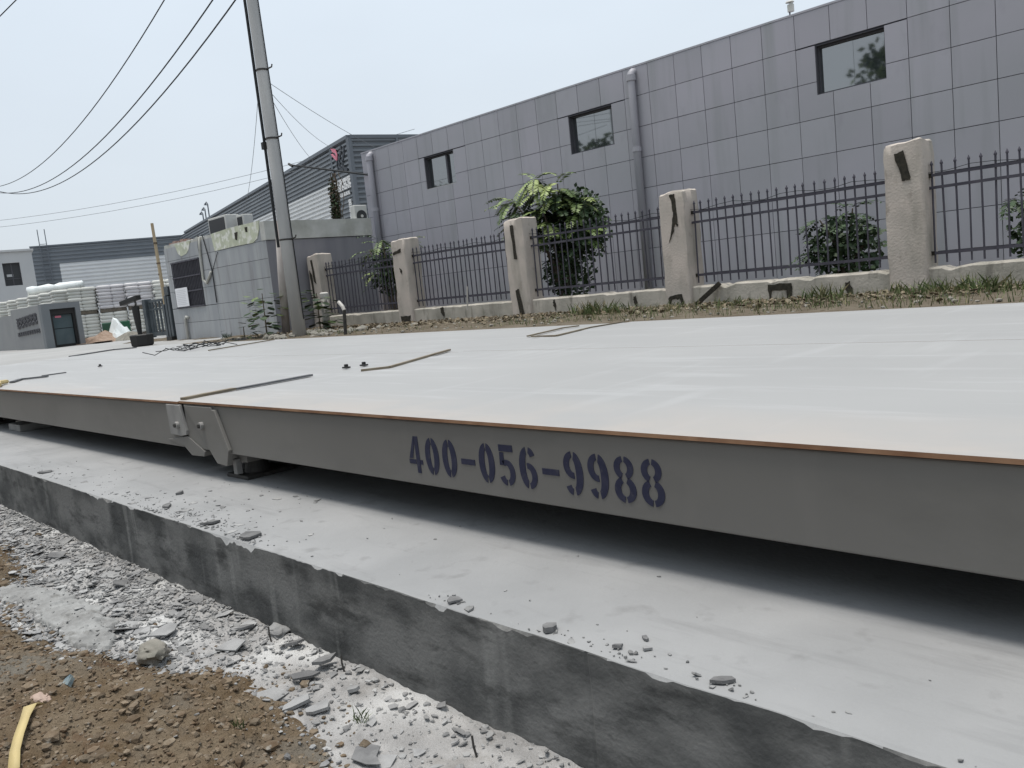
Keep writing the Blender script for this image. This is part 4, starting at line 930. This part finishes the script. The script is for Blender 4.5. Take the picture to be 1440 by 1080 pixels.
# rubbish heap
mb = MB(); mb.box(-30.75, -29.75, 10.2, 10.8, BACK_Z, 1.32); bevel(mb.build("green_crate", m_greenbox, label="green plastic crate behind the rubbish heap", category="crate"), .03)
def crumple(cx, cy, w, d_, h, sd, name, mat, label, cat):
    mb = MB(); n = 9
    for j in range(n):
        for i in range(n):
            a, b = i / (n - 1) * 2 - 1, j / (n - 1) * 2 - 1
            mb.v.append((cx + a * w / 2, cy + b * d_ / 2, BACK_Z + max(0, h * (1 - max(abs(a), abs(b)) ** 1.4) * (.75 + .5 * fbm(a * 2, b * 2, sd, 3)) + .06 * fbm(a * 5, b * 5, sd, 2))))
    for j in range(n - 1):
        for i in range(n - 1): k = j * n + i; mb.face([k, k + 1, k + n + 1, k + n])
    o = mb.build(name, mat, label=label, category=cat); o.modifiers.new("s", 'SOLIDIFY').thickness = .015; return o
crumple(-29.5, 9.75, 1.9, .9, .45, 3, "cardboard_heap", m_card, "crumpled brown cardboard at the front of the rubbish heap", "cardboard")
crumple(-29.2, 10.2, 1.1, .7, .95, 8, "plastic_sheet", m_sheet, "crumpled white plastic sheet on the rubbish heap", "plastic sheet")
crumple(-28.3, 10.2, 1.1, .8, .35, 5, "rubbish_bag", m_stone, "grey rubbish bag right of the white plastic sheet", "bag")
for k, (x, y, w_, a) in enumerate(((-29.0, 9.2, .8, .3), (-28.5, 9.4, .9, -.2))):
    mb = MB(); c, s = math.cos(a), math.sin(a)
    mb.prism([(x + (px * c - py * s) * w_, y + (px * s + py * c) * w_, BACK_Z + .02 + .03 * k) for px, py in ((-.5, -.3), (.5, -.25), (.45, .3), (-.45, .35))], (0, 0, .012))
    mb.build("cardboard_sheet", m_card, label=("flat cardboard sheet left below the rubbish heap", "flat cardboard sheet right below the rubbish heap")[k], category="cardboard")

# ================================================================== PLANTS
def frond(mb, base, d, length, droop, n, ll, lw_, rg, mi=0):
    """pinnate leaf: leaflet pairs along a drooping midrib"""
    d = Vector(d).normalized(); p = Vector(base); step = length / n; up = Vector((0, 0, 1))
    for k in range(n):
        d = (d - up * droop / n).normalized(); p = p + d * step
        side = d.cross(up); side = side.normalized() if side.length > 1e-3 else Vector((1, 0, 0))
        sz = math.sin(math.pi * (k + 1.2) / (n + 1.2)) * .6 + .5
        for sg in (-1, 1):
            ax = (side * sg + d * .55 - up * rg.uniform(.05, .45)).normalized(); wv = ax.cross(side.cross(d) + up * .3).normalized() * lw_ * sz * .5
            wv += Vector((0, 0, rg.uniform(-.3, .3))) * lw_ * .4
            tip = p + ax * ll * sz; mid = p + ax * ll * sz * .45; b = len(mb.v)
            mb.v += [tuple(p), tuple(mid + wv), tuple(tip), tuple(mid - wv)]; mb.face([b, b + 1, b + 2, b + 3], mi)
def leafy(mb, c, r, rg, size, mi=0):
    v = Vector((rg.gauss(0, 1), rg.gauss(0, 1), rg.gauss(0, 1))).normalized() * (rg.random() ** .4)
    p = Vector(c) + Vector((v.x * r[0], v.y * r[1], v.z * r[2]))
    a = Vector((rg.gauss(0, 1), rg.gauss(0, 1), rg.gauss(-.3, .6))).normalized(); s = a.orthogonal().normalized() * size * .32; t = a * size; b = len(mb.v)
    mb.v += [tuple(p), tuple(p + t * .5 + s), tuple(p + t), tuple(p + t * .5 - s)]; mb.face([b, b + 1, b + 2, b + 3], mi)
def make_tree(x, y, z0, limbs, label, group, fr, rg, mats=(m_green, m_darkgreen), inner=None, trunk_r=.035):
    t = thing("small_tree", label, "tree", (x, y, z0), group)
    tb = MB(); cb = MB()
    for (tx, ty, tz, nf, fl) in limbs:
        mid = Vector((x + (tx - x) * .35, y + (ty - y) * .35, z0 + (tz - z0) * .6)); end = Vector((tx, ty, tz))
        tb.tube([(x, y, z0 - .1), mid, end], [trunk_r, trunk_r * .7, trunk_r * .25], 6)
        for k in range(nf):
            s = rg.uniform(.35, 1.0) if k > 3 else 1.0; b = mid.lerp(end, s)
            a = rg.random() * 6.283; el = rg.uniform(-.15, .9)
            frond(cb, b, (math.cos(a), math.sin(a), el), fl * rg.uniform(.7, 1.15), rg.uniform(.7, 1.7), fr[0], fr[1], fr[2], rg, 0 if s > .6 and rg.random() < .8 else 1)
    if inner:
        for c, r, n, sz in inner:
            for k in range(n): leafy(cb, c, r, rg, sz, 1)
    tb.build("trunk", m_bark, t); cb.build("crown", list(mats), t)
    return t
rgv = random.Random(17)
make_tree(-9.75, 10.75, BACK_Z, [(-10.40, 10.40, 2.62, 26, .55), (-9.90, 10.45, 2.92, 34, .55), (-9.50, 10.55, 2.78, 30, .52), (-9.22, 10.75, 2.45, 26, .50), (-10.15, 10.35, 2.30, 26, .50), (-9.65, 10.3, 2.35, 26, .50), (-9.75, 10.7, 1.75, 18, .45), (-9.15, 10.8, 1.95, 20, .45), (-9.9, 10.35, 2.05, 22, .45)],
          "bright green feathery tree growing behind the fence, tallest of the plants", "plants behind the fence", (12, .115, .048), rgv,
          inner=[((-9.45, 10.85, 2.15), (.62, .32, .60), 1500, .095), ((-9.6, 10.75, 1.35), (.55, .32, .5), 700, .09), ((-9.15, 10.85, 2.0), (.38, .3, .5), 500, .085)])
make_tree(-4.95, 11.0, BACK_Z, [(-5.2, 10.8, 1.65, 12, .42), (-4.8, 10.9, 1.75, 12, .42), (-4.6, 11.0, 1.45, 12, .40), (-5.35, 10.9, 1.25, 12, .40)],
          "round dark bush behind the fence left of the large pale pillar", "plants behind the fence", (8, .09, .045), rgv, mats=(m_darkgreen, m_darkgreen), inner=[((-4.95, 10.95, 1.25), (.50, .35, .45), 700, .10)])
make_tree(-2.75, 10.9, BACK_Z, [(-2.9, 10.7, 1.6, 10, .42), (-2.5, 10.9, 1.75, 10, .42), (-2.2, 11.0, 1.45, 10, .40)],
          "dark bush behind the fence at the right frame edge", "plants behind the fence", (8, .09, .045), rgv, mats=(m_darkgreen, m_darkgreen), inner=[((-2.6, 10.9, 1.25), (.45, .3, .4), 450, .10)])
make_tree(-14.0, 10.3, BACK_Z, [(-14.5, 10.2, 2.2, 12, .45), (-13.9, 10.1, 2.35, 12, .45), (-13.4, 10.2, 2.1, 12, .42), (-14.2, 10.1, 1.7, 12, .42), (-13.2, 10.15, 2.25, 8, .4)],
          "bushy green shrub behind the pinkish fence pillar", "plants behind the fence", (8, .095, .045), rgv, inner=[((-14.0, 10.3, 1.75), (.55, .3, .5), 600, .10)])
# broad-leaved sapling at the pole foot
def sapling(x, y, z0, n, h, label, ls):
    t = thing("sapling", label, "sapling", (x, y, z0), "saplings round the utility pole"); rg = random.Random(int(-x * 100)); tb = MB(); cb = MB()
    tb.tube([(x, y, z0 - .05), (x + .03, y, z0 + h)], [.018, .008], 5); tb.build("stem", m_bark, t)
    for k in range(n):
        a = rg.random() * 6.283; zz = z0 + h * rg.uniform(.12, 1.05); rr = rg.uniform(.1, .42); d = Vector((math.cos(a), math.sin(a), rg.uniform(-.5, .25))).normalized(); p = Vector((x, y, zz)) + d * rr
        s = d.cross(Vector((0, 0, 1))).normalized() * ls * .42; b = len(cb.v)
        cb.v += [tuple(p), tuple(p + d * ls * .35 + s), tuple(p + d * ls * .75 + s * .8), tuple(p + d * ls * 1.1), tuple(p + d * ls * .75 - s * .8), tuple(p + d * ls * .35 - s)]; cb.face([b, b + 1, b + 2, b + 3, b + 4, b + 5], rg.random() < .75)
    cb.build("leaves", [m_green, m_darkgreen], t)
sapling(-15.1, 8.0, BACK_Z, 95, .85, "broad-leaved sapling left of the utility pole foot", .17)
sapling(-14.3, 8.7, BACK_Z, 120, .75, "dark broad-leaved sapling between the pole and the white pipe", .18)
sapling(-15.55, 7.75, BACK_Z, 16, .25, "small low sapling at the far left of the pole's weeds", .12)
# withered vine on the rod
t = thing("withered_vine", "withered vine hanging from the slanting rod onto the parapet", "vine", (-18.65, BY - .2, 3.0)); mb = MB(); cb = MB(); rg = random.Random(9)
for k in range(10):
    x = -18.6 + rg.gauss(0, .07); z = 4.45; pts = []
    while z > 2.85 + rg.random() * .3: pts.append((x, BY - .2 + rg.gauss(0, .05), z)); z -= .14; x += rg.gauss(-.015, .04)
    if len(pts) > 2: mb.tube(pts, .009, 4)
for k in range(900): leafy(cb, (-18.72, BY - .2, 3.6), (.11, .12, .80), rg, .075, rg.random() < .55)
mb.build("stems", m_drystem, t); cb.build("leaves", [m_drystem, m_darkgreen], t)
# weeds and grass tufts along the verge
def tuft(x, y, z0, n, h, sp, label, rg, mat=m_weed):
    mb = MB()
    for k in range(n):
        a = rg.random() * 6.283; r0 = rg.random() * sp; p = Vector((x + math.cos(a) * r0, y + math.sin(a) * r0 * .6, z0)); lean = Vector((rg.gauss(0, .35), rg.gauss(0, .35), 1)).normalized(); hh = h * rg.uniform(.5, 1.1)
        s = Vector((math.cos(a), math.sin(a), 0)) * hh * .035; b = len(mb.v); m_ = p + lean * hh * .55; t_ = p + lean * hh + Vector((lean.x, lean.y, -.2)) * hh * .35
        mb.v += [tuple(p - s), tuple(p + s), tuple(m_ + s * .9), tuple(t_), tuple(m_ - s * .9)]; mb.face([b, b + 1, b + 2, b + 3, b + 4])
    return mb.build("weed_tuft", mat, label=label, category="weeds", group="weed tufts along the verge")
rg = random.Random(31)
TF = [(-7.6, 8.9, 160, .34, .34, "large green weed clump left of the arched hole"), (-7.15, 8.8, 90, .28, .25, "green weed clump right beside the large one"), (-6.2, 8.9, 70, .22, .3, "weed clump below the charred board"),
      (-4.3, 8.9, 90, .32, .24, "weed clump left of the large pale pillar"), (-5.3, 8.8, 60, .24, .3, "weed clump under the arched stain"), (-3.1, 8.9, 130, .30, .4, "tall weed clump right of the large pale pillar"),
      (-2.6, 8.8, 130, .32, .35, "weed clump at the right frame edge"), (-3.6, 9.25, 50, .26, .12, "weeds at the foot of the large pale pillar"), (-13.2, 8.0, 70, .18, .3, "weeds right of the utility pole foot"), (-12.2, 7.9, 60, .16, .3, "weeds behind the bent post"),
      (-17.6, 8.35, 50, .20, .16, "dark tuft at the guard house wall foot")]
for x, y, n, h, sp, l in TF: tuft(x, y, BACK_Z, int(n * .8), h * .72, sp * 1.1, l, rg, m_darkgreen if "dark" in l else m_weed)
mb = MB()
for k in range(7000):
    x = rg.uniform(-16.5, 0); y = rg.uniform(7.4, 9.5); w_ = .5 + .5 * fbm(x * .7, y, 3, 2)
    if rg.random() > (.28 if x < -8.5 else .75) * (.5 + w_): continue
    h = rg.uniform(.03, .11) * (1.3 if x > -8 else .8); s = rg.uniform(.003, .006); a = rg.random() * 3.14; lx, ly = rg.gauss(0, .3) * h, rg.gauss(0, .3) * h; b = len(mb.v); z = BACK_Z + .0
    mb.v += [(x - s * math.cos(a), y - s * math.sin(a), z), (x + s * math.cos(a), y + s * math.sin(a), z), (x + lx, y + ly, z + h)]; mb.face([b, b + 1, b + 2])
mb.build("verge_grass", m_weed, kind="stuff", label="thin dry grass over the dirt verge below the fence", category="grass")
mb = MB()
for k in range(3000):
    x = -16.5 + 14 * rg.random() ** 1.0; y = 9.45 - abs(rg.gauss(0, .55))
    if y < 7.2: continue
    add_flake(mb, (x, y, BACK_Z + .02 + .03 * rg.random()), rg.uniform(.015, .05), .004, .5, rg)
mb.build("leaf_litter", m_litter, kind="stuff", label="dry leaves and chippings along the foot of the low wall", category="leaf litter")
mb = MB()
for k in range(350):
    x = rg.uniform(-16.5, -1); y = rg.uniform(7.4, 9.4); add_lump(mb, (x, y, BACK_Z + .02), rg.uniform(.010, .03), rg)
for k in range(120): add_lump(mb, (rg.gauss(-13.6, .9), rg.gauss(8.1, .35), BACK_Z + .02), rg.uniform(.03, .09), rg)
mb.build("verge_stones", m_stone, kind="stuff", label="small stones scattered over the dirt verge", category="stones")

# ================================================================== NEAR DEBRIS
rg = random.Random(77)
mb = MB()                                                   # soil clods and pebbles
n = 0
while n < 30000:
    x = -6.6 + 6.4 * rg.random(); y = -.1 + 1.5 * rg.random()
    if y > soil_edge(x) + (rg.gauss(0, .05) if rg.random() < .8 else abs(rg.gauss(0, .13))): continue
    r = min(.026, .0027 * math.exp(rg.gauss(.35, .68))); add_lump(mb, (x, y, max(soil_h(x, y), rubble_h(x, y) if y > soil_edge(x) - .1 else -1) + r * .15), r, rg); n += 1
mb.build("soil_clods", m_clod, kind="stuff", label="brown clods and pebbles on the soil mound", category="soil")
mb = MB(); n = 0                                            # mortar flakes on the rubble strip
while n < 8500:
    x = -8 + 7 * rg.random(); y = .8 + .7 * rg.random()
    dens = (.15 + .95 * sstep(-2.6, -3.6, x))
    if rg.random() > dens or (y < soil_edge(x) - .04 and rg.random() > .12): continue
    r = min(.075, .0045 * math.exp(rg.gauss(.45, .80))); add_flake(mb, (x, min(y, 1.49 - r * .5), max(rubble_h(x, y), soil_h(x, y)) + .001 + .007 * rg.random()), r, rg.uniform(.0015, .004), .20, rg); n += 1
mb.build("mortar_flakes", m_flake, kind="stuff", label="grey mortar flakes strewn along the slab foot", category="rubble")
mb = MB()
for k in range(4000):
    x = -8 + 7 * rg.random(); y = .80 + .70 * rg.random()
    if y < soil_edge(x) - .08: continue
    r = min(.014, .002 + rg.expovariate(1 / .003)); add_lump(mb, (x, min(y, 1.48), max(rubble_h(x, y), soil_h(x, y)) + r * .2), r, rg)
mb.build("rubble_grit", m_flake, kind="stuff", label="small grit on the pale dusty strip beside the slab", category="rubble")
mb = MB()                                                   # crumbs on the slab top
for k in range(420):
    x = rg.gauss(-4.0, .45) if rg.random() < .5 else rg.uniform(-6.8, -.4); y = 1.52 + abs(rg.gauss(0, .11)) if rg.random() < .75 else rg.uniform(1.5, 2.1)
    if rg.random() > .35 + .65 * sstep(-2.8, -3.6, x): continue
    if rg.random() < .7: add_flake(mb, (x, y, SLAB_Z + .001), min(.035, .002 + rg.expovariate(1 / .007)), rg.uniform(.001, .003), .12, rg)
    else: add_lump(mb, (x, y, SLAB_Z + .002), rg.uniform(.0015, .005), rg)
mb.build("slab_crumbs", m_flake, kind="stuff", label="mortar crumbs scattered along the slab edge", category="rubble")
mb = MB(); rg3 = random.Random(12)
for cx_, n_ in ((-1.98, 14), (-1.57, 16), (-1.36, 22), (-1.04, 18), (-3.33, 60), (-3.72, 40), (-4.3, 24)):
    for k in range(n_):
        x = cx_ + rg3.gauss(0, .06); y = 1.515 + abs(rg3.gauss(0, .03)); add_flake(mb, (x, y, SLAB_Z + .001), .0025 * math.exp(rg3.gauss(.5, .7)), rg3.uniform(.002, .005), .3, rg3)
mb.build("edge_crumbs", m_flake, kind="stuff", label="crumbs gathered round the broken pieces on the slab edge", category="rubble")
def piece(x, y, z, r, th, tilt, sd, label, mat=m_flake, lump=False, name="mortar_piece", cat="mortar piece"):
    g_ = random.Random(sd); mb = MB()
    if lump:
        bm = bmesh.new(); bmesh.ops.create_icosphere(bm, subdivisions=4, radius=1); o_ = Vector((sd, sd * 2, 0))
        for v in bm.verts:
            p = v.co.copy(); k = 1 + .35 * noise.noise(p * 1.1 + o_) + .16 * noise.noise(p * 2.6 + o_) + .05 * noise.noise(p * 7 + o_)
            cell = noise.cell_vector(p * 1.6 + o_); k *= .9 + .16 * cell.x; v.co = Vector((x + p.x * k * r * 1.15, y + p.y * k * r * .8, z + r * .35 + p.z * k * r * .6))
        me = bpy.data.meshes.new(name); bm.to_mesh(me); bm.free(); me.materials.append(mat); me.polygons.foreach_set("use_smooth", [True] * len(me.polygons)); me.set_sharp_from_angle(angle=R(38))
        return link(name, me, label=label, category=cat, group="loose mortar pieces")
    else: add_flake(mb, (x, y, z), r, th, tilt, g_)
    return mb.build(name, mat, label=label, category=cat, group="loose mortar pieces")
m_piece = M("grey_mortar_piece", (.20, .20, .20), (.13, .13, .132), scale=18, rough=.92, spec=.12, bump=.7, bscale=110, rnd=.15)
m_flakel = M("pale_mortar", (0.306, 0.306, 0.306), (0.230, 0.230, 0.230), scale=14, rough=.9, bump=.4, bscale=90)
PC = [(-1.98, 1.545, .332, .045, .008, .10, "flat mortar piece on the slab edge below the phone number"), (-1.57, 1.54, .334, .04, .018, .30, "thick mortar chunk perched on the slab edge, next right of the flat piece"),
      (-1.32, 1.635, .332, .020, .008, .12, "small dark chip on the slab, upper of a pair"), (-1.285, 1.59, .332, .020, .008, .15, "small pale chip on the slab, lower of a pair"), (-1.35, 1.56, .332, .025, .010, .2, "thin chip at the slab edge left of the pair"),
      (-1.04, 1.55, .332, .036, .010, .06, "long flat chip at the slab edge, farthest right"), (-3.33, 1.56, .332, .10, .012, .06, "large thin mortar sheet on the slab edge at the chipped corner"), (-3.72, 1.57, .332, .07, .012, .08, "flat mortar flake on the slab among the edge crumbs"),
      (-4.30, 1.60, .332, .07, .012, .08, "mortar flake on the slab left of the crumb patch"), (-6.30, 1.58, .332, .08, .010, .05, "long dark flake on the slab near the left frame edge"), (-4.52, 1.76, .332, .03, .018, .1, "small dark lump on the slab before the joint"),
      (-3.20, 1.40, .01, .075, .012, .10, "round flat mortar flake beside the slab foot"), (-2.84, 1.45, .02, .06, .012, .25, "thin mortar flake leaning near the slab foot"), (-2.60, 1.42, .02, .07, .014, .12, "thick mortar slab piece lying near the slab foot"),
      (-2.57, 1.33, .012, .075, .010, .10, "broad flat flake below the thick slab piece"), (-2.41, 1.20, .012, .065, .014, .15, "pale flake at the edge of the brown soil"), (-2.33, 1.23, .012, .06, .012, .12, "grey flake right of the pale one at the soil edge"),
      (-2.33, 1.37, .015, .045, .014, .15, "blocky grey mortar piece in the pale dust"), (-1.97, 1.17, .012, .085, .004, .03, "smooth grey patch-like flake at the bottom frame edge"), (-3.45, 1.20, .02, .09, .007, .12, "big pale mortar plate in the middle of the rubble"),
      (-3.05, 1.30, .02, .08, .007, .14, "pale mortar plate right of the biggest one in the rubble"), (-4.3, 1.32, .02, .07, .007, .18, "grey mortar plate among the rubble towards the left"), (-5.2, 1.30, .02, .07, .007, .15, "mortar plate in the rubble near the left frame edge")]
for i, (x, y, z, r, th, ti, l) in enumerate(PC): piece(x, y, z, r * .82, th * .8, ti, 100 + i, l, mat=m_flakel if "pale" in l else m_piece)
piece(-3.22, 1.06, .02, .068, 0, 0, 301, "olive grey rock at the edge of the brown soil", m_stone, True, "rock", "rock")
piece(-3.02, 1.47, .0, .045, 0, 0, 302, "small wedge of stone against the slab foot", m_flake, True, "stone_wedge", "stone")
piece(-3.02, .63, .085, .034, 0, 0, 303, "pinkish stone beside the yellow strap end on the soil", M("pink_stone", (.34, .24, .19), (.38, .29, .24), scale=12, rough=.9), True, "rock", "rock")
# spilt cement patch (thin hardened sheet)
def spill_h(x, y):
    pts = [(-4.95, .93), (-4.55, .99), (-4.2, 1.02), (-3.8, 1.03), (-3.5, .98)]; cy = 0
    for (xa_, ya_), (xb_, yb_) in zip(pts, pts[1:]):
        if xa_ <= x <= xb_: cy = ya_ + (yb_ - ya_) * (x - xa_) / (xb_ - xa_)
    hw = .085 * sstep(-4.95, -4.5, x) * sstep(-3.48, -3.75, x) + .015
    d = hw - abs(y - cy) + .05 * fbm(x * 7, y * 7, 41, 5)
    crack = .012 * sstep(.012, .0, abs(fbm(x * 3.5, y * 3.5, 47, 2)))
    return -.05 + .068 * sstep(-.010, .004, d) + .010 * sstep(0, .1, d) + .014 * fbm(x * 8, y * 8, 43, 5) + .013 * fbm(x * 30, y * 30, 44, 4) - crack * 1.3
grid(-5.0, -3.4, .75, 1.22, .0065, spill_h, "cement_spill", m_cement, label="pale hardened cement spill on the soil at left", category="cement spill")

mb = MB(); rg2 = random.Random(8)
for k in range(260):
    x = rg2.uniform(-4.9, -3.45); y = rg2.uniform(.82, 1.16); h_ = spill_h(x, y)
    if h_ < 0: continue
    add_flake(mb, (x, y, h_ + .001), min(.03, .003 * math.exp(rg2.gauss(.4, .7))), .002, .15, rg2)
mb.build("spill_crumbs", m_flake, kind="stuff", label="mortar crumbs lying on the cement spill", category="rubble")
# yellow strap on the soil
mb = MB(); pts = [(-2.96, .605), (-2.93, .580), (-2.86, .548), (-2.76, .505), (-2.66, .470), (-2.55, .44)]; ws = [.020, .019, .014, .014, .014, .015]
for (x, y), w_ in zip(pts, ws):
    z = soil_h(x, y) + .022; mb.v += [(x - w_ * .45, y - w_ * .9, z), (x + w_ * .45, y + w_ * .9, z + .004)]
for k in range(len(pts) - 1): a = 2 * k; mb.face([a, a + 2, a + 3, a + 1])
o = mb.build("yellow_strap", m_yellow, smooth=True, label="yellow plastic strap lying on the brown soil", category="strap"); o.modifiers.new("s", 'SOLIDIFY').thickness = .003
mb = MB(); z = soil_h(-3.08, .74)
mb.prism([(-3.105, .737, z + .012), (-3.09, .752, z + .026), (-3.075, .742, z + .020), (-3.06, .748, z + .028), (-3.05, .728, z + .008), (-3.085, .722, z + .008)], (.0, -.008, .012)); mb.build("plastic_wrapper", m_blue, label="small blue plastic wrapper on the brown soil", category="wrapper")
for x, y, z, l in ((-2.36, .98, 0, "tiny green weed on the brown soil"), (-2.15, 1.27, .01, "small olive weed in the pale dust")):
    tuft(x, y, max(z, soil_h(x, y)), 26, .045, .03, l, rg)
# nails / twigs standing in the dust
for x, y, l in ((-2.98, 1.42, "thin dark twig standing in the rubble by the slab"), (-2.5, 1.44, "short dark nail standing by the thick mortar piece"), (-1.72, 1.36, "thin twig standing in the pale dust at the bottom edge")):
    mb = MB(); mb.tube([(x, y, -.01), (x - .012, y, .03), (x - .02, y + .005, .055)], .0035, 5); mb.build("twig", m_steel, label=l, category="twig")

# ================================================================== TREES BEHIND THE CAMERA (mirrored in the windows)
rg = random.Random(55)
TR = [(-46, -9.5, 8.0), (-40, -8.8, 7.4), (-34, -9.6, 8.2), (-28.5, -9.0, 8.0), (-23, -9.8, 7.6), (-17.5, -9.4, 7.2), (-12.2, -9.0, 10.8), (-6.5, -9.6, 9.4), (-1, -9.0, 9.0), (5, -9.6, 9.2), (11, -9.2, 8.6)]
TL = ["first", "second", "third", "fourth", "fifth", "sixth", "seventh", "eighth", "ninth", "tenth", "eleventh"]
for i, (x, y, h) in enumerate(TR):
    t = thing("roadside_tree", "roadside tree behind the viewer, %s from the left, seen only in window reflections" % TL[i], "tree", (x, y, 0), "roadside trees behind the viewer")
    tb = MB(); cb = MB(); tb.tube([(x, y, -.1), (x + .1, y, h * .4), (x, y, h * .85)], [.18, .13, .04], 7)
    for k in range(7):
        a = rg.random() * 6.28; z = h * rg.uniform(.3, .65); e = Vector((x + math.cos(a) * 2.0, y + math.sin(a) * 1.8, z + h * .18)); tb.tube([(x, y, z), e], [.06, .02], 5)
    for k in range(26):
        a = rg.random() * 6.28; rr = 2.5 * rg.random() ** .5; z = h * rg.uniform(.16, .93); kz = 1 - .55 * abs(z / h - .5) / .5
        c = (x + math.cos(a) * rr * kz, y + math.sin(a) * rr * kz * .8, z)
        for q in range(75): leafy(cb, c, (.95, .85, .7), rg, .34, rg.random() < .5)
    tb.build("trunk", m_bark, t); cb.build("crown", [m_green, m_darkgreen], t)
